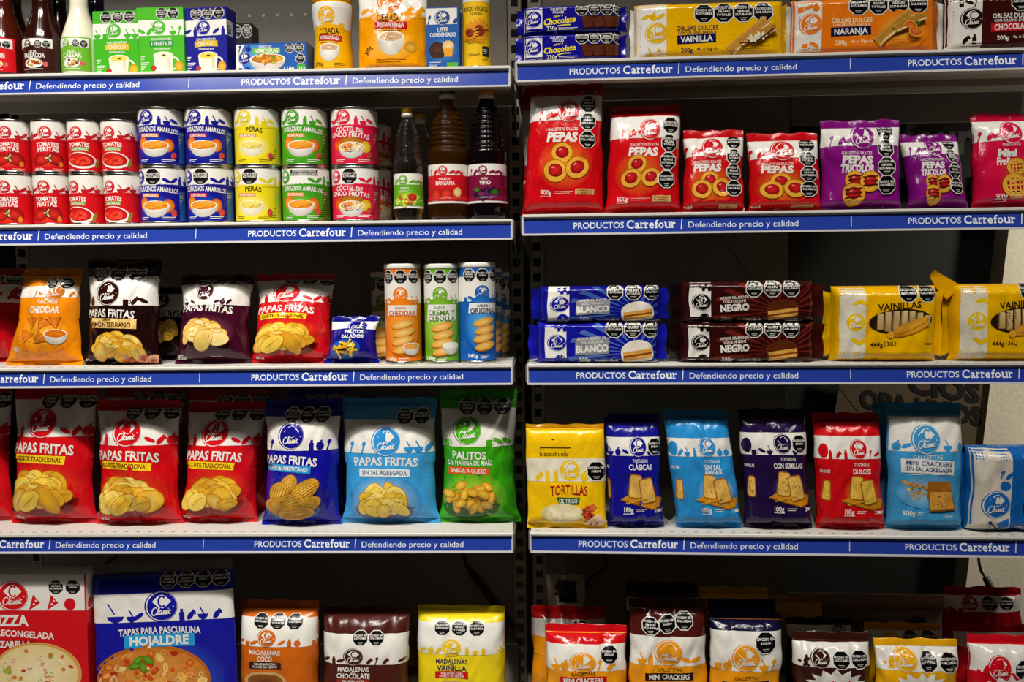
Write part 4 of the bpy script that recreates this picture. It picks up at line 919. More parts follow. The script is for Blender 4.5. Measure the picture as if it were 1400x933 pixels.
bag('crisp_bag', 'bright orange nacho bag leaning to the side, pictured triangles', 'crisps', ('L', 3), (10, 114, 367, 498), .07, 'ee8a0c', nachos, roll=5, lean=6, topw=.78, flare=.03, seal=.014)
bag('crisp_bag', 'dark red nacho bag cut off by the left edge of the third shelf', 'crisps', ('L', 3), (-60, 32, 366, 498), .07, 'b80c18', lambda A: (A.R(-70, 391, 40, 416, WHITE), A.octs(-10, 382, 9, 'TC', 24, kx=1.3), A.spots(14, 403, 16, 8, 9, ('b80c18',), 4, 3), A.E_(-14, 400, 12, 11, 'b80c18')), roll=3, lean=8, seal=.014, d=.11)
def maroon(A):
    crisp(A, (240, 345, 375, 497), '3a0a20', (281, 401, 11), (389, 419), (276, 384, 9.5, 'TNC', 25, -3, 8, 1.25), (284, 424, 9, 'PAPAS FRITAS', 76, 2, -3), None, None)
    A.E_(282, 456, 46, 24, '8a4a5a', '3d0a24'); A.chips(282, 459, 76, 44, 14, 14, ('f0cf7a', 'e8bf5a', 'f6e0a0')); A.T(250, 489, 5, '85g', WHITE, 13); A.small(290, 486, 20, 'b8a0a8', 2, 2)
bag('crisp_bag', 'maroon crisp bag with a pale gold heap of crisps', 'crisps', ('L', 3), (240, 341, 374, 498), .08, '3d0a24', maroon, roll=2, lean=9, seal=.014, **{'vb': .3, 'vt': .45})
bag('crisp_bag', 'very dark crisp bag lying in the shade behind the brown and maroon bags', 'crisps', ('L', 3), (200, 262, 392, 490), .06, '1c0c0e', lambda A: (A.R(190, 402, 270, 425, WHITE), A.logo(222, 412, 10, '1c0c0e'), A.T(226, 430, 7, 'PAPAS FRITAS', WHITE, 50), A.chips(228, 455, 50, 36, 5, 9)), d=.13, lean=8)
PFB = (14, 130, 530, 715)
def papas(A, col=RED, k=0, red='d0101c'):
    crisp(A, PFB, red, (65.5, 576, 19), (546, 595), (70, 547, 12, 'TNC', 25.5), (64, 611, 12.5, 'PAPAS FRITAS', 92, 3, -2), (61, 625, 6.4, 70, 'CORTE TRADICIONAL'), (66, 668, 100, 62), glow='e8501a')
    A.chips(66, 670, 100, 62, 11+k, 16, bowl='8a0a10'); A.T(28, 705, 5, '95g', WHITE, 12)
bag('crisp_bag', 'shiny red crisp bag on the third shelf between maroon and small navy bags', 'crisps', ('L', 3), (343, 452, 371, 499), .09, RED, papas, ref=PFB, roll=1, lean=13, seal=.014, wr=.002, **{'vb': .3, 'vt': .6})
def sticksb(A):
    A.R(440, 438, 530, 452, WHITE); A.logo(490, 448, 8, NAVY, rx=13); A.E_(474, 480, 23, 13, '2a7ad0', '1a4aa8'); A.T(486, 457, 5, 'PALITOS', WHITE, 28, bold=.03); A.T(484, 463.5, 4.6, 'SALADOS', WHITE, 34, bold=.03); A.sticks(474, 480, 36, 20, 3, ('f2c83a', 'e8b42a', 'f8dc6a'), 'a8741a', 26, .4, .06); A.small(450, 494, 14, WHITE, 1)
bag('snack_bag', 'small navy bag of salted sticks, lower than its neighbours', 'snack', ('L', 3), (446, 518, 431, 498), .06, '10127e', sticksb, roll=4, lean=14, flare=.06, topw=.9)
LID = mat('lid_plastic', .3, .5)
def tube(label, x0, x1, yt, yb, col, flav, logox, off=0, d=None, art=True, tc=None, pic='f0a03a', dip='e8a04a', group=None):
    xc = (x0+x1)/2; R = (x1-x0)/2
    def lab(A):
        x = xc+off
        A.R(xc-42, yt+20, xc+42, yt+54, WHITE); A.logo(x, yt+42, 10.5, col, ring=False); A.deco((x-24, x-16, x+17, x+25), yt+54, 10, col, 6)
        A.octs(x-19, yt+18, 9.5, 'TNC', 19.5); A.E_(x, yt+85, 26, 40, pic, col)
        n = len(flav); A.B(x+2, yt+63+(n-1)*4, 42, 14+(n-1)*9, WHITE, slant=.1); A.T(x, yt+60, 3.4, 'SABOR', tc or col, 15)
        for j, f in enumerate(flav): A.T(x+2, yt+67+j*8, 6.6, f, tc or col, 38 if len(f) > 6 else 32, bold=.03)
        for i in range(4): A.E_(x+2+(i % 2)*2, yt+83+i*11+(4 if n > 1 else 0), 15.5, 6, 'a8641a', rot=-14); A.E_(x+2+(i % 2)*2, yt+82+i*11+(4 if n > 1 else 0), 15, 5.4, 'f6cf7a', 'dd9a3a', rot=-14, noise=.06)
        if dip: A.bowl(x+14, yt+112, 24, 17, dip, dip, 2, 0)
        A.T(x-14, yt+129, 5, '140g', WHITE, 14); A.small(x-4, yt+128, 14, WHITE, 3, 2)
    lathed('crisp_tube', label, 'crisps', ('L', 3), xc, 0, None, [('tube', [(0, yb-1), (R*.97, yb-1), (R*.97, yt+6), (0, yt+6)], LABEL, col),
           ('base_rim', [(0, yb), (R*.96, yb), (R, yb-1), (R, yb-3), (R*.975, yb-4), (0, yb-4)], TIN, 'ccc'*2), ('lid', [(0, yt+7), (R*.99, yt+7), (R*1.01, yt+6), (R*1.01, yt+1.5), (R*.96, yt), (R*.9, yt+1), (0, yt+1)], LID, 'e2dfd8')],
           d=d, labelart=lab if art else None, ref=(xc,), lz=('tube', yt+8, yb-4), lang=1.5, labelcol=col, group=group)
tube('orange cheddar crisp tube with white lid', 519, 570, 361, 497, 'e8780e', ['CHEDDAR'], 0, 0, tc='c4520a')
tube('green cream and onion crisp tube with white lid', 574, 623, 361, 498, '6aaa1a', ['CREMA Y', 'CEBOLLA'], 0, 0, tc='4a7a14', pic='b8dc5a', dip='f2f0e4')
tube('blue original crisp tube in front, with white lid', 622, 674, 359, 499, '0f5cb4', ['ORIGINAL'], 0, 9, tc='12306a', pic='5ab4f0', dip=None)
tube('blue crisp tube directly behind the front blue one', 634, 682, 366, 497, '0f5cb4', ['ORIGINAL'], 0, 12, tc='12306a', pic='5ab4f0', dip=None, d=.12)
tube('blue crisp tube at the back, third in its line', 647, 693, 372, 495, '0f5cb4', ['ORIGINAL'], 0, 12, tc='12306a', pic='5ab4f0', dip=None, d=.21)
tube('green crisp tube in the shade behind the orange one', 500, 546, 372, 495, '6aaa1a', ['CREMA Y', 'CEBOLLA'], 0, -4, d=.14)

# ------------------------------------------------------------------ left bay, fourth shelf
bag('crisp_bag', 'first whole red crisp bag on the fourth shelf, nearest the left edge', 'crisps', ('L', 4), (13, 127, 531, 716), .09, RED, papas, ref=PFB, roll=1, lean=4, seal=.018, wr=.0018, d=.04, **{'vb': .3, 'vt': .45})
bag('crisp_bag', 'second red crisp bag on the fourth shelf, standing furthest forward', 'crisps', ('L', 4), (129, 244, 548, 722), .09, 'd40e18', lambda A: papas(A, k=3), ref=PFB, roll=0, lean=4, seal=.018, wr=.0022, d=.03, flare=.03, **{'vb': .28, 'vt': .42})
bag('crisp_bag', 'third red crisp bag on the fourth shelf, tilted, beside the dark blue one', 'crisps', ('L', 4), (247, 354, 551, 718), .085, RED, lambda A: papas(A, k=7), ref=PFB, roll=5, lean=5, seal=.018, wr=.002, d=.045, flare=.02, **{'vb': .28, 'vt': .42})
bag('crisp_bag', 'red crisp bag mostly outside the left edge of the fourth shelf', 'crisps', ('L', 4), (-90, 11, 531, 714), .085, RED, papas, ref=PFB, lean=4, d=.06)
for x0, x1, yt, lb in ((140, 250, 529, 'shaded red crisp bag behind the first and second red bags'), (255, 366, 533, 'shaded red crisp bag behind the third tilted red bag')):
    bag('crisp_bag', lb, 'crisps', ('L', 4), (x0, x1, yt, 712), .075, RED, papas, ref=PFB, lean=3, d=.14)
def american(A):
    crisp(A, (355, 468, 548, 725), '16148a', (401, 597, 17), (571, 617), (400, 569, 11, 'TNC', 20.5), (398, 631, 11, 'PAPAS FRITAS', 80, 3, -3), (396, 642, 5.6, 60, 'CORTE AMERICANO'), (402, 680, 80, 56), subcol='2a9ad8', subt=WHITE, glow='4a4ac8')
    r = random.Random(6)
    A.E_(401, 698, 40, 18, '2a7ab0', a0=0, a1=180)
    for i, (x, y, rx, ry, ro) in enumerate(((398, 664, 15, 11, -50), (422, 672, 22, 12, -35), (385, 678, 17, 15, -70), (400, 690, 22, 13, -20), (424, 692, 20, 10, -25), (380, 695, 15, 10, 20), (408, 702, 24, 9, -5))):
        A.E_(x, y, rx*1.04, ry*1.05, 'a8741a', rot=ro); A.E_(x, y, rx, ry, 'f4cc5a', 'dda032', rot=ro, noise=.06)
        c, s = math.cos(math.radians(ro)), math.sin(math.radians(ro))
        for j in range(-3, 4):
            v = j*ry*.26; l = rx*.85*math.sqrt(max(0, 1-(v/ry)**2)); A.L([(x-l*c-v*s, y-l*s+v*c), (x+l*c-v*s, y+l*s+v*c)], .9, 'c48a26')
bag('crisp_bag', 'dark blue bag of ridged crisps next to the light blue bag', 'crisps', ('L', 4), (358, 464, 547, 725), .09, '14129a', american, roll=1.5, lean=4, seal=.016, wr=.002, d=.022, flare=.03, **{'vb': .28, 'vt': .42})
bag('crisp_bag', 'shaded dark blue crisp bag behind the front dark blue one', 'crisps', ('L', 4), (392, 470, 533, 712), .07, '14129a', lambda A: A.octs(424, 545, 9, 'TNC'), lean=3, d=.14)
def unsalted(A):
    crisp(A, (462, 598, 545, 722), '2f8ed2', (531, 604, 18.5), (574, 620), (556, 570, 11.5, 'TC', 23), (529, 632, 11, 'PAPAS FRITAS', 92, 2, -1), (527, 647, 6, 66, 'SIN SAL AGREGADA'), (526, 690, 84, 60), subcol='e4e8ec', subt='4a6a8a', glow='bfe0f4')
    A.chips(526, 688, 84, 56, 22, 14, ('f4d24a', 'eec038', 'f8e07a'), bowl='5a6a94'); A.spots(532, 698, 7, 3, 9, ('3a3020',), .7, 2)
bag('crisp_bag', 'light blue crisp bag with a plain sky blue top', 'crisps', ('L', 4), (466, 597, 545, 721), .09, '3c9ede', unsalted, roll=-.5, lean=4, seal=.015, wr=.0014, d=.034, tuck=.08, **{'vb': .3, 'vt': .45})
def palitos(A):
    crisp(A, (595, 712, 533, 718), '4aa81e', (640, 588, 18), (559, 610), (639, 557, 12, 'TNC', 24.5), (641, 622, 10, 'PALITOS', 50, 0, -1), (640, 643, 5.6, 54, 'SABOR A QUESO'), (645, 682, 80, 56), subcol='e0501e', subt=WHITE, glow='b8d83a', title2=(642, 632, 6.6, 'DE HARINA DE MAÍZ', 67))
    A.E_(643, 688, 41, 24, '1f5a14', a0=0, a1=180); r = random.Random(3)
    for i in range(26):
        a = r.uniform(-1, 1); x, y = 642+a*33, 662+r.random()*36*math.sqrt(1-a*a*.8); ro = r.uniform(0, 180)
        A.E_(x, y, 9.6, 5.6, 'b87a14', rot=ro); A.E_(x, y, 9, 5, 'f6cf4e', 'e0a028', rot=ro, noise=.09)
bag('snack_bag', 'green corn snack bag at the end of the fourth shelf', 'snack', ('L', 4), (600, 707, 534, 718), .095, '36a412', palitos, roll=0, lean=4, seal=.02, wr=.002, flare=.07, **{'vb': .3, 'vt': .42})

# ------------------------------------------------------------------ left bay, bottom shelf
YB5 = 990
def pizza(A):
    A.R(-80, 789, 125, 841, WHITE); A.logo(5, 820, 20, 'd2101a'); A.octs(65, 807, 11, 'SN', 23.5)
    for x, y in ((35, 832), (60, 832)): A.P([(x-8, y+9), (x+8, y-2), (x-2, y-14)], 'd2101a'); A.E_(x-1, y, 1.6, 1.6, WHITE); A.E_(x+2, y-5, 1.4, 1.4, WHITE)
    A.E_(84, 832, 8, 9, 'd2101a'); A.T(0, 856, 15, 'PIZZA', WHITE, 52, bold=.04); A.T(18, 876, 9, 'PRECONGELADA', WHITE, 86, rot=-4, bold=.03); A.B(-2, 891, 76, 14, 'a80c14', rot=-3); A.T(-4, 891, 9, 'MUZZARELLA', WHITE, 66, bold=.03)
    A.E_(36, 934, 62, 46, 'd8a050'); A.E_(35, 935, 58, 43, 'f4e6b8', 'e8cf90', noise=.05); A.spots(35, 935, 52, 36, 34, ('c8401a', 'f8f0d4', 'e0a050', 'f6ecc8', 'a8b04a'), 4.5, 9)
bag_lab = 'pizza'
carton('pizza_box', 'red and white pizza box in front, cut by the left edge', 'frozen pizza', ('L', 5), (-62, 107, 788, YB5), .035, 'd2101a', lambda A: (pizza(A), A.R(107.5, 789, 128, 841, WHITE), A.E_(116, 832, 6, 8, 'd2101a')), topcol=WHITE, lean=2)
carton('pizza_box', 'white and red pizza box standing right behind the front one', 'frozen pizza', ('L', 5), (-48, 112, 783, YB5), .035, WHITE, lambda A: (A.octs(68, 795, 11, 'SN', 24), A.logo(8, 808, 20, 'd2101a'), A.R(-60, 835, 112, 990, 'd2101a')), d=.085, topcol=WHITE, lean=2)
def tapas(A):
    A.R(110, 820, 330, 862, WHITE); A.logo(219, 840, 20.5, '17189a'); A.octs(229, 803, 12, 'TSNC', 24)
    A.E_(153, 853, 12, 9, '17189a', a0=0, a1=180); A.L([(152, 850), (143, 833)], 2, '17189a'); A.deco((176, 186, 246, 258, 275, 294), 862, 17, '17189a', 31)
    A.E_(218, 960, 92, 78, '3a6ad0', '17189a'); A.T(214, 876, 9, 'TAPAS PARA PASCUALINA', WHITE, 114, arch=2, bold=.03)
    A.E_(200, 948, 82, 52, 'b8641a'); A.E_(200, 949, 78, 48, 'dd9a4a', 'c87a2e', noise=.1); A.spots(200, 947, 72, 42, 90, ('c83a14', 'e8b050', 'd8601e', 'f0d080', 'b02a10', 'e0903a'), 6.5, 7)
    for a, bx, by in ((-40, 182, 918), (40, 197, 918), (80, 190, 928), (-10, 178, 926)): A.E_(bx, by, 9, 4.5, '7aa82a', '4a7a14', rot=a)
    A.B(213, 890, 98, 19, '2a9ad8', arch=1); A.T(213, 890, 12.5, 'HOJALDRE', WHITE, 82, bold=.04, rot=0)
bag('pastry_pack', 'large flat dark blue pastry sheet pack with a clear top edge', 'pastry sheets', ('L', 5), (120, 316, 777, YB5), .03, '17189a', tapas, tilt=-2.5, lean=5, seal=.022, top='6a6660', vb=.1, vt=.12, tuck=0, a=8, b=.4, wr=.0008, m=FILMS, bseal=0, parts=('pouch', 'top_seal', None))
def madal(A, b, col, band, octs, logo, txt, tc, flav, sub, subcol, lcol=None):
    x0, x1 = b; lc = lcol or col
    A.R(x0-8, band[0], x1+8, band[1], WHITE); A.octs(*octs); A.logo(*logo, lc); A.deco([logo[0]-logo[2]*k for k in (3.2, 2.3, 1.5)]+[logo[0]+logo[2]*k for k in (1.7, 2.6, 3.5, 5.3)], band[1], 12, lc, int(x0))
    A.T(*txt, 7, 'MADALENAS', tc, 44, bold=.02); A.T(txt[0], txt[1]+5.2, 2, 'SABOR', tc, 8); A.T(txt[0], txt[1]+10.5, 7.6, flav, tc, len(flav)*5.2, bold=.03)
    A.B(txt[0], txt[1]+21, 46, 11, subcol, arch=1); A.T(txt[0], txt[1]+18.6, 3.2, 'RELLENAS CON', WHITE, 30); A.T(txt[0], txt[1]+23, 3.2, sub, WHITE, 34)
    A.E_(txt[0], txt[1]+46, 30, 16, 'e8d8b8', 'c89a5a'); A.E_(txt[0], txt[1]+46, 25, 12, '6a3a14', '8a5220', noise=.2)
G = dict(a=3.6, b=.42, vb=.07, vt=.45, tuck=.02)
bag('cake_bag', 'orange bag of coconut sponge cakes', 'sponge cakes', ('L', 5), (321, 430, 824, YB5), .09, 'cf6410', lambda A: madal(A, (320, 440), 'cf6410', (847, 889), (355, 852, 11.5, 'ATC', 23.5), (365, 876, 12), (362, 898), WHITE, 'COCO', 'DULCE DE LECHE', '3a1408'), seal=.016, lean=4, wr=.0012, roll=-.5, m=FILMS, yaw=-3, **G)
bag('cake_bag', 'dark brown bag of chocolate sponge cakes', 'sponge cakes', ('L', 5), (435, 556, 833, YB5), .09, '4a1a14', lambda A: madal(A, (432, 556), '4a1a14', (869, 916), (492, 875, 12, 'AC', 22, 0, 0, .9), (483, 904, 12.5), (482, 924), WHITE, 'CHOCOLATE', 'CHOCOLATE', '8a2a1a'), seal=.012, lean=4, wr=.002, m=FILMS, yaw=-2, **G)
bag('cake_bag', 'bright yellow bag of vanilla sponge cakes', 'sponge cakes', ('L', 5), (566, 688, 831, YB5), .09, 'f2d81a', lambda A: madal(A, (566, 688), 'e6c01a', (853, 900), (603, 861, 11.5, 'ATC', 24), (617, 890, 12.5), (617, 911), '1e2248', 'VAINILLA', 'DULCE DE LECHE', 'd0141c'), seal=.012, lean=4, wr=.0014, m=FILMS, yaw=-3, **G)
bag('cake_bag', 'brown pack in the dark behind the chocolate and vanilla cake bags', 'sponge cakes', ('L', 5), (508, 584, 872, YB5), .06, '6a4a2e', None, d=.2)

# ------------------------------------------------------------------ right bay, first shelf
def chocob(A, yt, yb):
    k = (yb-yt)/40.
    Y = lambda v: yt+v*k
    A.R(717, yt, 742, yb, WHITE); A.logo(730, Y(20), 10.5, '17149a'); A.P([(722, Y(38)), (736, Y(36)), (740, Y(40)), (728, Y(42))], '17149a'); A.P([(733, Y(2)), (740, Y(1)), (741, Y(9))], '17149a')
    A.T(764, Y(7), 3.4, 'GALLETITAS', WHITE, 22); A.T(764, Y(11), 3.4, 'DULCES', WHITE, 15); A.T(764, Y(16), 3, 'sabor a', 'f2d23a', 13, shear=.3, rot=8)
    A.T(766, Y(23), 8, 'Chocolate', 'f4dc3a', 44, rot=6, shear=.2, bold=.03); A.L([(762, Y(31)), (772, Y(29)), (780, Y(29))], 1.4, 'f4dc3a'); A.T(755, Y(34), 5.6, '230g', WHITE, 14, bold=.02); A.small(764, Y(33), 26, WHITE, 2, 2)
    for x, ro in ((808, -12), (822, 8), (838, -5)):
        A.P([(x-14, Y(18)+ro*.2), (x+13, Y(16)-ro*.2), (x+15, Y(32)), (x-10, Y(36))], '2c120a'); A.P([(x-13, Y(19)+ro*.2), (x+12, Y(17)-ro*.2), (x+13, Y(31)), (x-9, Y(34))], '5a2a18', 3, .2)
    A.octs(796, Y(8), 9, 'ATSC', 16.8); A.L([(852, Y(6)), (853, Y(34))], .7, 'd8d8e8')
b0 = brick('biscuit_pack', 'dark blue chocolate biscuit pack, lower one of two', 'biscuits', ('R', 1), (705, 857, 46, 86), .05, '15128e', lambda A: chocob(A, 46, 86), fin=.014)
brick('biscuit_pack', 'dark blue chocolate biscuit pack, upper one of two', 'biscuits', ('R', 1), (706, 857, 7, 46), .05, '15128e', lambda A: chocob(A, 7, 46), fin=.014, on=b0)
def wafers(A, x0, xw, col, lg, logo, octx, octy, ttl, tt, tcol, flav, fl, fcol, ftc, lc, pic):
    A.R(x0+4, -20, xw, 92, WHITE); A.logo(*logo, lc); A.deco((xw-18, xw-8, xw-28), logo[1]-17, 13, lc, x0); A.deco((xw-10, xw-22), logo[1]+36, 14, lc, x0+1); A.small(x0+12, logo[1]-12, 1.2, '8a8a8a', 8, 4, 2)
    A.octs(octx, octy, 14, 'ATSC', 26.8); A.T(ttl[0], ttl[1], 6.4, 'OBLEAS DULCES', tcol, ttl[2], bold=.022); A.T(ttl[0], ttl[1]+6.6, 3.6, 'CON RELLENO SABOR A', tcol, ttl[2]*.92)
    A.B(ttl[0]-1, ttl[1]+15.5, fl+9, 12.5, fcol, rot=1.5); A.T(ttl[0]-1, ttl[1]+15.5, 8, flav, ftc, fl, rot=1.5, bold=.03)
    A.T(ttl[0]-14, ttl[1]+31, 6, '200g', tcol, 16, bold=.022); A.T(ttl[0]+14, ttl[1]+30, 4, '4u. x 50g c/u', tcol, 29)
    pic()
def vpic(A):
    def f():
        A.wafer(1022, 54, 66, 15, -40); A.wafer(1040, 52, 40, 12, -28, 'd89e3e')
        for cx, cy in ((1028, 60), (1038, 56)):
            for i in range(6): A.E_(cx+5*math.cos(i*1.05), cy+3.4*math.sin(i*1.05), 4, 1.7, 'f6f2e0', 'd8d0b0', rot=i*60)
            A.E_(cx, cy, 1.6, 1.4, 'e8c23a')
        A.L([(1010, 66), (1030, 66), (1050, 50), (1054, 46)], 1.6, '3a2210'); A.small(1014, 70, 36, '7a5a10', 2, 2)
        A.L([(1056, 32), (1056, 58)], .8, '3a2a10'); A.B(930, 3, 26, 7, '171240'); A.T(930, 3, 5, 'VAINILLA', WHITE, 22, bold=.02)
    return f
def opic(A):
    def f():
        A.E_(1232, 46, 36, 28, 'f4b83a', 'ee7a10'); A.wafer(1220, 42, 62, 15, -42, 'd8a23e'); A.wafer(1240, 36, 44, 12, -25, 'c8963a')
        for cx, cy, ro in ((1240, 44, 200), (1248, 47, 20)): A.E_(cx, cy, 9, 9, 'e88a3a', 'c83a14', a0=ro, a1=ro+180); A.L(_arc(cx, cy, 9, 9, ro, ro+180), 1.6, 'e8a03a')
        A.E_(1250, 38, 4, 2.4, '3a6a1e', rot=30); A.small(1215, 60, 34, 'c85a10', 2, 2)
    return f
def cpic(A):
    def f(): A.wafer(1425, 30, 50, 14, -30, 'a86a2a')
    return f
brick('wafer_pack', 'yellow vanilla wafer pack', 'wafers', ('R', 1), (862, 1077, 2, 83), .055, 'f2b800', lambda A: wafers(A, 864, 911, 'f2b800', 0, (898, 47, 14), 962, 21, (953, 41, 57), 0, '241040', 'VAINILLA', 44, '171250', WHITE, 'e8b40a', vpic(A)), fin=.008, fincol=WHITE, fincol2='c89a10')
brick('wafer_pack', 'orange wafer pack with orange slices', 'wafers', ('R', 1), (1077, 1285, -4, 77), .055, 'ee7a10', lambda A: wafers(A, 1080, 1122, 'ee7a10', 0, (1108, 34, 14), 1172, 10, (1163, 30, 56), 0, 'f8e0b0', 'NARANJA', 46, '151040', WHITE, 'ee7a10', opic(A)), fin=.008, fincol=WHITE, fincol2='a8601a')
brick('wafer_pack', 'dark brown chocolate wafer pack cut by the right edge', 'wafers', ('R', 1), (1287, 1500, -8, 72), .055, '3a100c', lambda A: wafers(A, 1290, 1340, '3a100c', 0, (1327, 27, 14), 1393, 4, (1383, 24, 57), 0, WHITE, 'CHOCOLATE', 50, 'c8101e', WHITE, '2a0a08', cpic(A)), fin=.008, fincol=WHITE)

# ------------------------------------------------------------------ right bay, second shelf
def pepas(A, col, band, logo, octs, t, name, nm, cookies, glow, wt, edge='8a0a12', tri=False, lat=False):
    A.R(680, band[0], 1460, band[1], WHITE)
    A.deco([logo[0]-logo[2]*k for k in (2.9, 2.1, 1.45)], band[1], 14, col, 3); A.logo(*logo, col)
    cx = sum(c[0] for c in cookies)/len(cookies); cy = sum(c[1] for c in cookies)/len(cookies); r = cookies[0][2]
    A.E_(cx, cy, r*3.0, r*2.6, glow, col, gam=.7)
    A.T(*t, 'GALLETITAS DULCES', WHITE, len(name[0])*0+nm[1], bold=.01)
    for j, n in enumerate(name): A.T(nm[0], nm[2]+j*nm[3]*1.25, nm[3], n, '1a0408' if False else WHITE, nm[1]*(1 if j == 0 else 1.12), bold=.055, shear=.08, rot=-1)
    for x, y, q in cookies:
        A.jamcookie(x, y, q)
        if tri or lat:
            for i in range(3): A.L([(x-q*.8, y-q*.4+i*q*.4), (x+q*.8, y-q*.5+i*q*.4)], q*.12, '4a1a0c' if tri else 'e8b04a')
            if lat:
                for i in range(3): A.L([(x-q*.45+i*q*.42, y-q*.7), (x-q*.4+i*q*.42, y+q*.6)], q*.14, 'e8b04a')
    for i, kd in enumerate(octs[3]): A.octs(octs[0]+octs[5]*i, octs[1]+octs[4]*i, octs[2], kd)
    A.T(wt[0], wt[1], 6.4, wt[2], WHITE, 16, bold=.01); A.small(wt[0]-8, wt[1]+5, 15, 'e8b0a8', 1); A.small(wt[0]+12, wt[1]-1, 28, 'e8b0a8', 2, 2.4); A.B(wt[0]+56, wt[1], 27, 8, 'd8b070' if not tri else '1a0a1a'); A.T(wt[0]+56, wt[1]-1.6, 2.4, 'CON MERMELADA' if not tri else 'CON BAÑO DE', '8a1a10' if not tri else WHITE, 23, res=1); A.T(wt[0]+56, wt[1]+1.8, 2.4, 'DE MEMBRILLO' if not tri else 'REPOSTERÍA', '8a1a10' if not tri else WHITE, 21, res=1)
P9 = (716, 831, 112, 297); P5 = (826, 934, 143, 294); P3 = (930, 1022, 175, 292); T3 = (1120, 1236, 163, 287)
GB = dict(a=3.2, b=.45, vb=.07, vt=.5, tuck=.02, seal=.016)
p9 = lambda A: pepas(A, 'cf0c16', (131, 167), (779, 154, 15), (809, 119, 12.6, 'ATSC', 25.3, -.3), (770, 180, 4), ['PEPAS'], (770, 46, 191, 12), ((770, 213, 14), (761, 238, 15.5), (793, 234, 15)), 'f4901e', (748, 267, '900g'))
p5 = lambda A: pepas(A, 'cf0c16', (160, 192), (887, 180, 14), (918, 174, 12.4, 'ATSC', 25, -2), (878, 201, 3.8), ['PEPAS'], (877, 44, 211, 10.5), ((868, 228, 12.5), (860, 247, 13), (889, 246, 12.5)), 'f08a1e', (849, 275, '500g'))
p3 = lambda A: pepas(A, 'c60c16', (188, 216), (973, 205, 14), (1005, 196, 11.5, 'ATSC', 22, -.5), (964, 225, 3.6), ['PEPAS'], (964, 42, 233, 9.5), ((968, 250, 12), (956, 263, 13), (986, 261, 13)), 'f08a1e', (940, 287, '300g'))
bag('biscuit_bag', 'largest red jam biscuit bag, its top tucked under the upper shelf', 'biscuits', ('R', 2), (717, 827, 113, 297), .075, 'cf0c16', p9, ref=P9, topw=.9, roll=2, lean=3, wr=.0018, flare=.03, **GB)
bag('biscuit_bag', 'pale fronted biscuit bag in the dark behind the largest red one', 'biscuits', ('R', 2), (714, 780, 120, 292), .06, 'cf0c16', lambda A: (A.R(700, 150, 790, 222, WHITE), A.deco((722, 730), 222, 16, 'cf0c16', 4), A.T(716, 246, 8, 'PEPAS', WHITE, 40)), d=.115, lean=2, **GB)
bag('biscuit_bag', 'medium red jam biscuit bag right beside the largest one', 'biscuits', ('R', 2), (830, 932, 143, 294), .07, 'd00c16', p5, ref=P5, topw=.93, roll=2, lean=3, wr=.0016, **GB)
bag('biscuit_bag', 'smaller red jam biscuit bag between the medium one and its twin', 'biscuits', ('R', 2), (935, 1018, 174, 292), .06, 'c60c16', p3, ref=P3, roll=1, lean=8, wr=.0026, **GB)
bag('biscuit_bag', 'smaller red jam biscuit bag next to the purple bags', 'biscuits', ('R', 2), (1024, 1121, 180, 290), .06, 'cf0c16', p3, ref=P3, roll=-2, lean=5, wr=.0018, flare=.04, **GB)
t3 = lambda A: pepas(A, '84107e', (172, 201), (1178, 189, 15.5), (1212, 181, 13, 'ATSC', 24.5, -.6), (1168, 211, 4), ['PEPAS', 'TRICOLOR'], (1169, 45, 220, 9.5), ((1164, 248, 12.5), (1186, 250, 14), (1162, 266, 14)), 'b8348a', (1152, 284, '300g'), tri=True)
bag('biscuit_bag', 'upright purple biscuit bag, the taller of the two purple ones', 'biscuits', ('R', 2), (1123, 1231, 163, 288), .06, '84107e', t3, ref=T3, roll=0, lean=3, wr=.0024, **GB)
bag('biscuit_bag', 'slumped purple biscuit bag between the upright purple and crimson bags', 'biscuits', ('R', 2), (1239, 1318, 180, 286), .06, '7c0f78', t3, ref=T3, roll=-5, lean=9, wr=.003, flare=.05, **GB)
M3 = (1322, 1430, 155, 285)
def mini(A): pepas(A, 'd00d40', (165, 196), (1373, 185, 15), (1411, 175, 13, 'ATSC', 26, -.6), (1370, 202, 4), ['Mini', 'Frolitas'], (1364, 26, 213, 9), ((1376, 232, 12), (1374, 257, 17), (1408, 247, 14)), 'e8502a', (1354, 271, '300g'), lat=True)
bag('biscuit_bag', 'crimson bag of small lattice tarts at the right edge', 'biscuits', ('R', 2), (1331, 1432, 153, 286), .065, 'd00d40', mini, ref=M3, roll=-1, lean=4, wr=.002, flare=.03, **GB)

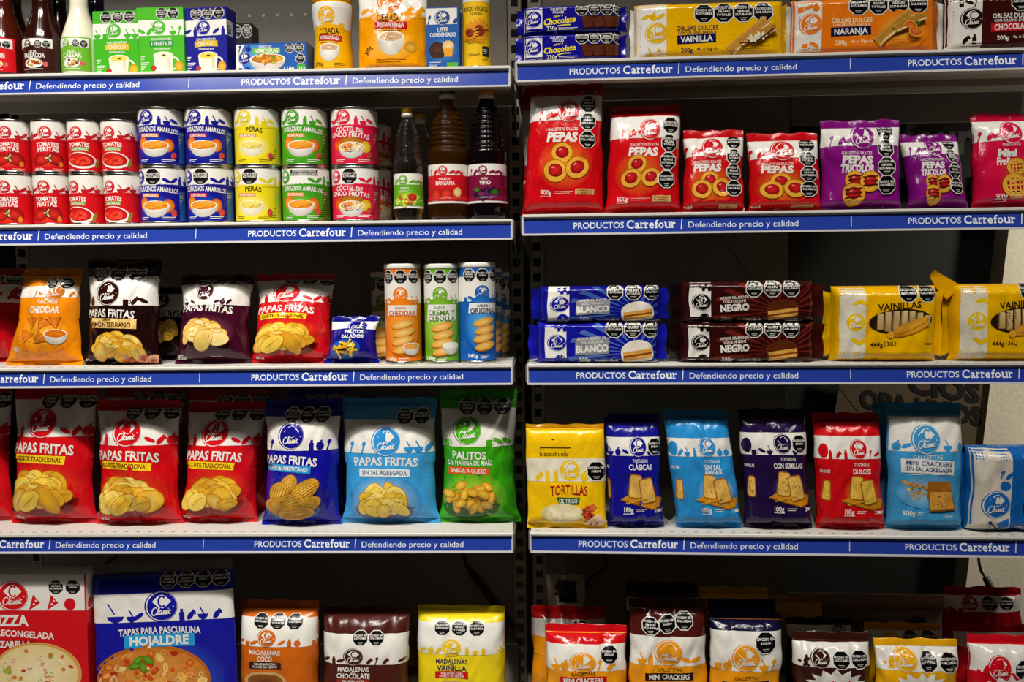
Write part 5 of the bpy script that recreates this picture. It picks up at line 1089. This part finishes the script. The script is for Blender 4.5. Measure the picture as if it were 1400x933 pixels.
# ------------------------------------------------------------------ right bay, third shelf
def alf(A, b, col, ray, tx, octx, alfx, glaze, nm, lc, tile):
    x0, x1, yt, yb = b; k = (yb-yt)/56.
    Y = lambda v: yt+v*k
    cx, cy = alfx, Y(40)
    for i in range(22):
        a = i*math.pi/11; a2 = a+.13
        q = lambda t, r_: (min(max(cx+r_*math.cos(t), x0+50), x1-14), min(max(cy+r_*.5*math.sin(t), yt+2), yb-2))
        A.P([q(a, 16), q(a, 95), q(a2, 95)] if i % 11 else [q(a, 16), q(a, 60), q(a2, 60)], ray)
    A.R(x0+24, yt+1, x0+53, yb-1, WHITE); A.logo(x0+41, Y(28), 10.5*k**.5, lc, rx=11.5); A.E_(x0+44, Y(52), 8, 8, lc, a0=180, a1=360)
    for i in range(4): A.P([(x0+36+i*4, Y(4+(i % 2)*4)), (x0+41+i*4, Y(3+(i % 2)*4)), (x0+41+i*4, Y(8+(i % 2)*4)), (x0+37+i*4, Y(9+(i % 2)*4))], lc)
    if tile: A.B(tx, Y(33), 46, 22*k, tile, slant=.1, rot=3)
    A.T(tx-1, Y(22), 3.6*k, 'ALFAJOR RELLENO DE', WHITE, 39, rot=3); A.T(tx, Y(27), 3.4*k, 'DULCE DE LECHE', WHITE, 30, rot=3); A.T(tx, Y(36), 9*k, nm, WHITE, 44 if len(nm) > 5 else 39, rot=3, bold=.05)
    A.T(tx-10, Y(51), 5*k, '300g', WHITE, 16); A.T(tx+20, Y(51.5), 3*k, '6 unidades x 50g c/u', WHITE, 30)
    A.alfajor(alfx, Y(39), 44, 29*k, glaze, -6); A.small(alfx+4, Y(53), 24, WHITE, 1)
    A.octs(octx, Y(10), 12*k**.5, 'ASC', 25.2)
B1 = (722, 912, 440, 498); N1 = (916, 1128, 440, 496)
lowb = brick('alfajor_pack', 'blue pack of white glazed alfajores, lower of two', 'alfajores', ('R', 3), (722, 912, 440, 498), .06, '14169c', lambda A: alf(A, B1, '14169c', '4a6ab8', 810, 840, 871, 'ece4d4', 'BLANCO', '17189a', '8a8f96'), fin=.018, wr=.0018)
brick('alfajor_pack', 'blue pack of white glazed alfajores, upper of two', 'alfajores', ('R', 3), (726, 914, 391, 441), .055, '12148c', lambda A: alf(A, (726, 914, 391, 441), '14169c', '3a5aa8', 811, 841, 871, 'ece4d4', 'BLANCO', '17189a', '8a8f96'), fin=.018, on=lowb, wr=.0018, group=None)
lown = brick('alfajor_pack', 'brown pack of chocolate glazed alfajores, lower of two', 'alfajores', ('R', 3), N1, .06, '320c0a', lambda A: alf(A, N1, '320c0a', '6e1e18', 1004, 1030, 1068, '5a2810', 'NEGRO', '14080a', None), fin=.02, fincol='140608', fincol2='3a0e0c', wr=.0026)
brick('alfajor_pack', 'brown pack of chocolate glazed alfajores, upper of two', 'alfajores', ('R', 3), (919, 1126, 385, 440), .055, '320c0a', lambda A: alf(A, (919, 1126, 385, 440), '320c0a', '6e1e18', 1004, 1030, 1068, '5a2810', 'NEGRO', '14080a', None), fin=.02, fincol='140608', fincol2='3a0e0c', on=lown, wr=.0026)
def vain(A, dx=0):
    x = lambda v: v+dx
    A.R(x(1148), 380, x(1182), 500, 'e4dcc8'); A.logo(x(1169), 440, 12, 'f0c40a', ring=False); A.deco((x(1172), x(1178)), 420, 14, 'f0c40a', 11); A.deco((x(1170), x(1178)), 474, 16, 'f0c40a', 12)
    A.octs(x(1239), 401, 12.6, 'AC', 26); A.T(x(1227), 418, 8.5, 'VAINILLAS', '2a1c08', 58, rot=4, bold=.022)
    A.E_(x(1229), 439, 43, 17, '2a1c0a', rot=-3)
    for i in range(7):
        px = x(1197+i*10.6); hh = 14.5*math.sqrt(max(.1, 1-((px+4-x(1229))/43)**2)); A.R(px, 439-hh, px+8.8, 439+hh, 'e0c48a', 'b8935a'); A.R(px, 439-hh, px+1.6, 439+hh, '9a7440')
    for yy, ro in ((450, -18), (445, -24)): A.E_(x(1243), yy, 26, 6.5, 'c87a14', rot=ro); A.E_(x(1243), yy-1, 25, 5.6, 'f0b23e', 'e09a22', rot=ro)
    A.E_(x(1216), 457, 5, 5, 'e8a42e'); A.T(x(1197), 470, 6, '444g', '2a1c08', 17, bold=.012); A.L([(x(1208), 465), (x(1208), 474)], .8, '2a1c08'); A.T(x(1217), 469, 6, '36U', '2a1c08', 13, bold=.012); A.small(x(1262), 468, 14, '8a6a10', 2, 2)
brick('sponge_finger_pack', 'yellow sponge finger pack with an oval window, whole', 'sponge fingers', ('R', 3), (1131, 1292, 391, 494), .08, 'f3b800', vain, fin=.013, wr=.002, sq=6, yaw=-2)
sf1 = brick('sponge_finger_pack', 'yellow sponge finger pack cut by the right edge', 'sponge fingers', ('R', 3), (1295, 1456, 388, 494), .08, 'f3b800', lambda A: vain(A, 163), ref=(1294, 1455, 391, 494), fin=.013, wr=.002, sq=6)

a0, a1 = unproj('R', 1285, 392, .05), unproj('R', 1270, 372, .05)
q = MB(); hz = TOP[sf1.name]-DECK['R', 3]; wx = -(unproj('R', 1456, 440, .03)[0]-unproj('R', 1295, 440, .03)[0])/2
for sd in (0, 1):
    Vt = [(wx+.004, -.012+.0012*sd, hz-.03), (wx+.03, -.018+.0012*sd, hz-.004), (wx+.008, -.005+.0012*sd, hz+.012), (wx-.018, -.002+.0012*sd, hz+.028), (wx-.024, .004+.0012*sd, hz+.016), (wx-.012, -.004+.0012*sd, hz-.01)]
    Ft = [(0, 1, 2), (0, 2, 5), (5, 2, 4), (2, 3, 4)]
    q.add(Vt, None, 'e0a200', Ft if not sd else [f[::-1] for f in Ft])
q.build('film_tail', FILM, sf1)

# ------------------------------------------------------------------ right bay, fourth shelf
def tort(A):
    A.R(700, 626, 840, 657, 'e8e0c8'); A.logo(780, 642, 14, 'f0c81a', ring=False); A.deco((735, 748, 760, 800), 657, 15, 'f0c81a', 21); A.octs(817, 643, 13.5, 'N')
    A.T(758, 620, 6, 'bizcochuelo', '3a2608', 40, bold=.004); A.small(738, 611, 44, '5a3a08', 1, 2, 1.4); A.R(722, 583, 829, 588, 'b8780a'); A.E_(757, 601, 2, 1, '5a3a08')
    A.T(778, 669, 12.5, 'TORTILLAS', 'a8141c', 53, bold=.02, arch=2); A.P([(760, 678), (794, 679), (791, 688), (764, 688)], '1a5a2a'); A.T(777, 683, 6, 'DE TRIGO', WHITE, 26)
    A.E_(768, 700, 31, 13, 'f8f0d0', 'e8d8a0', noise=.05); A.spots(768, 700, 24, 9, 14, ('d8c080', 'f0e0b0'), 1.6, 4)
    A.spots(806, 697, 10, 9, 18, ('a8141c', 'c8301e', 'e06a3a', '7a0a10'), 4, 4); A.P([(796, 714), (818, 700), (830, 712), (812, 718)], 'e8c8a0'); A.spots(812, 716, 14, 3, 8, ('c8201e', 'e8d0b0'), 3, 6); A.T(734, 716, 5.6, '300g', '8a3a10', 14, rot=3)
bag('tortilla_pack', 'flat yellow tortilla pack with a clear outer sleeve', 'tortillas', ('R', 4), (720, 827, 581, 724), .035, 'f4c40e', tort, ref=(718, 830, 581, 722), roll=-1, lean=3, seal=.008, top='c88a10', vb=.1, vt=.16, tuck=.0, a=5, b=.4, wr=.0012, flare=.03)
def tost(A, col, x, y, band, oct_, lines, tx, ty, wt, side=None, seeds=False, c='e8b85a', k=.92):
    A.R(800, band[0], 1230, band[1], WHITE); A.logo(x, y, 12.5, col); A.deco((x-46, x-34, x-22, x+19, x+30), band[1], 12, col, int(x)+1)
    if oct_: A.octs(*oct_)
    A.T(tx, lines[0][0], 4.4, 'TOSTADAS', WHITE, 25, bold=.012)
    for yy, s, wd, h in lines[1:]: A.T(tx, yy, h, s, WHITE, wd, bold=.03)
    A.E_(tx, ty+3, 34*k, 22*k, {'d01018': 'f0861e'}.get(col, '3a4a9a' if col != '2a8fd4' else 'bfe0f0'), col); A.toasts(tx, ty, k, seeds, c)
    A.T(wt[0], wt[1], 6.4, '180g', WHITE, 15.5, bold=.02); A.small(wt[0]-9, wt[1]+5, 17, WHITE, 1); A.small(wt[0]+13, wt[1]-1, 16, WHITE, 2, 2.4); A.T(wt[0]+44, wt[1]+1, 5, '2', WHITE); A.B(wt[0]+50, wt[1]+1, 7, 4, WHITE); A.T(wt[0]+59, wt[1]+1, 4, 'X 10', WHITE, 9)
    if side: A.E_(x-56, y+2, 7, 10, col); A.T(x-55, lines[1][0], 4, side, WHITE, 14); A.toast(x-54, ty, 9, 26, 4, c, seeds=seeds)
TB = dict(a=3.4, b=.42, vb=.1, vt=.4, tuck=.03, seal=.016)
bag('toast_bag', 'navy toast bag right beside the yellow tortilla pack', 'toasts', ('R', 4), (829, 904, 567, 724), .065, '15148c', lambda A: tost(A, '15148c', 875, 611, (598, 623), (902, 611, 12, 'N'), ((630,), (638.5, 'CLÁSICAS', 38, 7)), 877, 668, (855, 697), 'CLÁSICAS'), ref=(822, 912, 567, 724), roll=-2, lean=4, wr=.0016, **TB)
bag('toast_bag', 'sky blue toast bag leaning left, between navy and dark purple bags', 'toasts', ('R', 4), (916, 1005, 562, 727), .06, '2a8fd4', lambda A: tost(A, '2a8fd4', 972, 612, (600, 625), None, ((632,), (640, 'SIN SAL', 28, 6.6), (647, 'AGREGADA', 29, 5)), 977, 670, (958, 699), 'SIN SAL'), ref=(908, 1014, 562, 727), roll=-7, lean=4, wr=.0022, flare=.03, **TB)
bag('toast_bag', 'dark purple seeded toast bag beside the red toast bag', 'toasts', ('R', 4), (1015, 1106, 560, 726), .065, '22103f', lambda A: tost(A, '22103f', 1070, 607, (592, 622), (1096, 607, 12.5, 'N'), ((628,), (637, 'CON SEMILLAS', 48, 6.6)), 1077, 665, (1058, 696), 'SEMILLAS', True), ref=(1006, 1112, 560, 726), roll=-3, lean=4, wr=.0018, **TB)
bag('toast_bag', 'red toast bag with an orange glow round the toasts', 'toasts', ('R', 4), (1115, 1207, 566, 728), .065, 'd01018', lambda A: tost(A, 'd01018', 1172, 615, (597, 628), None, ((636,), (645, 'DULCES', 29, 7)), 1175, 671, (1152, 701), 'DULCES', c='eebf4a'), ref=(1105, 1213, 566, 728), roll=-2, lean=4, wr=.0018, **TB)
def crack(A):
    A.R(1200, 570, 1330, 617, WHITE); A.logo(1262, 601, 18.5, '3a96d0'); A.deco((1221, 1234, 1292), 617, 15, '3a96d0', 5); A.E_(1311, 612, 4, 7, '3a96d0'); A.T(1263, 625, 5, 'GALLETITAS', WHITE, 42, bold=.01)
    A.B(1263, 638, 76, 19, WHITE, rot=-3, arch=1); A.T(1265, 633.5, 6, 'MINI CRACKERS', '2a5a8a', 66, rot=-3, bold=.02); A.T(1265, 641.5, 5.4, 'SIN SAL AGREGADA', '2a5a8a', 66, rot=-3, bold=.02); A.small(1236, 648, 50, WHITE, 1)
    A.E_(1262, 672, 44, 24, 'a8d0e4', '3f9ad2')
    for i in range(9): A.E_(1228+i*4.6, 658+i*.9+(3 if i % 2 else 0), 4, 1.7, 'c87a2a', 'e0a048', rot=25 if i % 2 else -15)
    A.spots(1245, 674, 15, 8, 14, ('e0b060', 'c88a3a', 'f0cc80'), 2.6, 5)
    A.P([(1263, 657), (1295, 658), (1296, 684), (1262, 680)], 'a86a1e', 4, .1); A.P([(1264, 670), (1297, 671), (1303, 697), (1266, 699)], '8a5214', 4); A.P([(1265, 671), (1296, 672), (1301, 695), (1267, 697)], 'd89a3e', 3, .16); A.spots(1282, 684, 13, 10, 20, ('8a5a1e', 'e8c070', '5a6a1e'), 1.3, 6)
    A.T(1237, 702, 6.6, '300g', WHITE, 18, bold=.01); A.small(1250, 701, 8, WHITE, 2, 2); A.small(1288, 704, 14, WHITE, 2, 2)
bag('cracker_bag', 'light blue cracker bag with a large round badge', 'crackers', ('R', 4), (1214, 1316, 553, 728), .065, '3f9ad2', crack, ref=(1211, 1318, 553, 728), roll=.5, lean=3, seal=.018, a=3.2, b=.45, vb=.08, vt=.5, tuck=.02, wr=.0018)
bag('cracker_bag', 'blue bag behind the light blue cracker bag, only its top showing', 'crackers', ('R', 4), (1194, 1304, 551, 720), .05, '3f9ad2', None, d=.12, lean=2, a=3.2, b=.45, vb=.08, vt=.3, tuck=.02)
def whole(A):
    A.R(1326, 600, 1376, 735, 'dcd4c4'); A.logo(1357, 690, 17.5, '1a6cc0'); A.E_(1368, 664, 7, 7, '1a6cc0'); A.deco((1364, 1372), 655, 13, '1a6cc0', 3); A.P([(1358, 716), (1374, 709), (1374, 722), (1364, 726)], '1a6cc0'); A.L([(1349, 716), (1362, 726)], 2, '1a2a4a'); A.E_(1348, 715, 3, 2.4, '1a4a8a')
    A.small(1346, 650, 1, '6a6a6a', 7, 3, 2); A.E_(1404, 694, 12, 16, '5a3a1e', '3a2210'); A.T(1392, 723, 4, '220g', WHITE, 12)
brick('cracker_pack', 'blue block of crackers with a cream end at the right edge', 'crackers', ('R', 4), (1318, 1450, 612, 731), .09, '1566b8', whole, fin=.008, sq=6, wr=.002, yaw=3)

# ------------------------------------------------------------------ right bay, bottom shelf
def mini5(A, b, col, band, octs, logo, ty, bandc, body='ee9a14'):
    A.R(b[0]-10, b[2]-10, b[1]+10, 1000, body); A.R(b[0]-10, b[2]-10, b[1]+10, band[0], col); A.R(b[0]-10, band[0], b[1]+10, band[1], WHITE)
    A.deco((logo[0]-38, logo[0]-26, logo[0]+24, logo[0]+38), band[1], 16, body, int(b[0])); A.logo(*logo[:3], body, rx=logo[3]); A.octs(*octs)
    A.T(logo[0], ty, 4.6, 'GALLETITAS', '3a2008', 34, rot=2, bold=.01); A.B(logo[0], ty+10, 66, 11, bandc, rot=2); A.T(logo[0], ty+10, 6.6, 'MINI CRACKERS', WHITE, 56, rot=2, bold=.03)
    A.spots(logo[0]-4, ty+44, 38, 20, 22, ('e8b860', 'd89a3e', 'f0cc80'), 8, 5)
CB = dict(a=3.0, b=.5, vb=.1, vt=.4, tuck=.03, bseal=.006)
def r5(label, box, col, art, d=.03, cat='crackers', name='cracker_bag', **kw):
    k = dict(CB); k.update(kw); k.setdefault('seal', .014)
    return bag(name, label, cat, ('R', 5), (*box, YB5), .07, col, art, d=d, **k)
r5('bag with a shiny red top and an orange body', (743, 857, 858), 'd01018', lambda A: mini5(A, (740, 857, 858), 'd01018', (883, 920), (833, 897, 13, 'N'), (796, 908, 13, 17), 924, 'c01018'), lean=6, wr=.003)
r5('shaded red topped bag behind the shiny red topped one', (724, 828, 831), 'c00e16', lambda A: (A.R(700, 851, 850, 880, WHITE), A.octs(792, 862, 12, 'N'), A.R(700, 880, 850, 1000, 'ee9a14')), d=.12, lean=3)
r5('bag with a wrinkled brown top and an orange body', (860, 968, 823), '4a1710', lambda A: mini5(A, (852, 970, 825), '4a1710', (872, 912), (889, 859, 12.6, 'SNC', 23.5, -4), (914, 894, 16.5, 17.5), 918, '2a0e0a'), lean=5, wr=.003, seal=.018)
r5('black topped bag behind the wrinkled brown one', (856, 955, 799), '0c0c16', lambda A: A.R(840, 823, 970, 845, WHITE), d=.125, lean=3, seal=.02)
r5('bag with a dark navy top and a tilted octagon seal', (972, 1072, 841), '100c34', lambda A: mini5(A, (968, 1072, 842), '100c34', (864, 918), (1047, 879, 15, 'N'), (1020, 900, 17, 17.5), 928, '151040'), lean=5, wr=.003)
r5('navy topped bag behind the one with the octagon seal', (969, 1064, 822), '100c34', lambda A: A.R(950, 842, 1080, 850, WHITE), d=.125, lean=3)
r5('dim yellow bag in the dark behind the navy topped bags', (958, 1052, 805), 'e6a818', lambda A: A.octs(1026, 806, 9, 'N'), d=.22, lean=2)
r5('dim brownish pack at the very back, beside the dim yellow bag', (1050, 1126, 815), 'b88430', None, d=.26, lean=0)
def copit(A, b, col, band, logo, octs, name, dark='c8141e'):
    A.R(b[0]-10, band[0], b[1]+10, band[1], WHITE); A.logo(*logo, col); A.octs(*octs); A.spots(logo[0]-22, logo[1]+4, 8, 8, 7, (col,), 3, 3)
    cx = (b[0]+b[1])/2; r = random.Random(8)
    pts = [(cx+(36+(7 if i % 2 else -3)+r.uniform(-2, 2))*math.cos(i*math.pi/14), band[1]+24+(17+(6 if i % 2 else -2))*math.sin(i*math.pi/14)) for i in range(28)]
    A.P(pts, WHITE); A.T(cx, band[1]+22, 9, name[0], dark, 50, bold=.05)
    if len(name) > 1: A.T(cx, band[1]+33, 7, name[1], dark, 40, bold=.05)
r5('dark brown bag of chocolate cereal with a white splash', (1087, 1194, 868), '3a1610', lambda A: copit(A, (1085, 1200), '3a1610', (880, 911), (1122, 899, 12), (1150, 901, 12.6, 'AC', 26.5), ['copitas de', 'chocolate']), cat='cereal', name='cereal_bag', lean=5)
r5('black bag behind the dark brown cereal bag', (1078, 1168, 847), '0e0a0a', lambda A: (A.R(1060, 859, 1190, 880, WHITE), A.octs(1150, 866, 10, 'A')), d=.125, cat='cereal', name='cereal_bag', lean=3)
r5('yellow cereal bag in front, with a white splash', (1202, 1318, 878), 'eeae10', lambda A: copit(A, (1197, 1322), 'eeae10', (886, 916), (1240, 902, 14), (1271, 905, 13.5, 'AC', 29), ['anillitos']), cat='cereal', name='cereal_bag', lean=6, wr=.0035, flare=.03)
r5('yellow cereal bag behind the front yellow one', (1186, 1292, 854), 'eeae10', lambda A: (A.R(1170, 866, 1310, 892, WHITE), A.logo(1219, 876, 12, 'eeae10'), A.octs(1247, 877, 12.5, 'AC', 25)), d=.12, cat='cereal', name='cereal_bag', lean=3)
r5('bright red cereal bag in the corner by the right edge', (1330, 1440, 873), 'd00f20', lambda A: copit(A, (1325, 1440), 'd00f20', (884, 918), (1368, 912, 15), (1402, 914, 14, 'AC', 28), ['bolitas']), cat='cereal', name='cereal_bag', lean=6, wr=.003, roll=2)
r5('red cereal bag directly behind the bright red one', (1310, 1420, 856), 'd00f20', lambda A: A.R(1300, 868, 1440, 890, WHITE), d=.12, cat='cereal', name='cereal_bag', lean=3)
r5('deep red bag at the back under the beige pillar', (1294, 1402, 804), 'b00e22', lambda A: (A.R(1280, 818, 1420, 843, WHITE), A.logo(1327, 830, 11, 'b00e22'), A.octs(1353, 830, 11.5, 'AC', 24), A.deco((1300, 1312), 843, 10, 'b00e22', 2)), d=.2, cat='cereal', name='cereal_bag', lean=1)
r5('crumpled white pack in the dark beside the slotted posts', (748, 802, 785), 'b8b09c', lambda A: (A.R(765, 790, 790, 835, '14141c'), A.E_(766, 806, 6, 6, '7a1018'), A.B(766, 818, 12, 6, '7a1018')), d=.25, cat='pack', name='fallen_pack', lean=-2, roll=-3)

# ------------------------------------------------------------------ kinds that occur more than once
GROUPS = {'crisp_bag': 'crisp bags on the left bay', 'snack_bag': 'snack bags on the left bay', 'crisp_tube': 'crisp tubes on the third shelf', 'sauce_bottle': 'sauce bottles on the first shelf', 'soup_carton': 'soup cartons on the first shelf',
          'stock_carton': 'stock cartons on the first shelf', 'vinegar_bottle': 'vinegar bottles on the second shelf', 'pizza_box': 'pizza boxes on the bottom shelf', 'cake_bag': 'sponge cake bags on the bottom shelf', 'biscuit_pack': 'stacked chocolate biscuit packs',
          'wafer_pack': 'wafer packs on the first shelf', 'biscuit_bag': 'biscuit bags on the second shelf', 'alfajor_pack': 'stacked alfajor packs', 'sponge_finger_pack': 'sponge finger packs', 'toast_bag': 'toast bags on the fourth shelf',
          'cracker_bag': 'cracker bags in the right bay', 'cereal_bag': 'cereal bags on the bottom shelf', 'brace_wire': 'brace wires behind the shelves', 'back_panel': 'back panels of the bays', 'sign_board': 'dim boards behind the right bay'}
for o in list(C.objects):
    if o.parent is None and 'label' in o and 'group' not in o:
        g = GROUPS.get(o.name.split('.')[0])
        if g: o['group'] = g
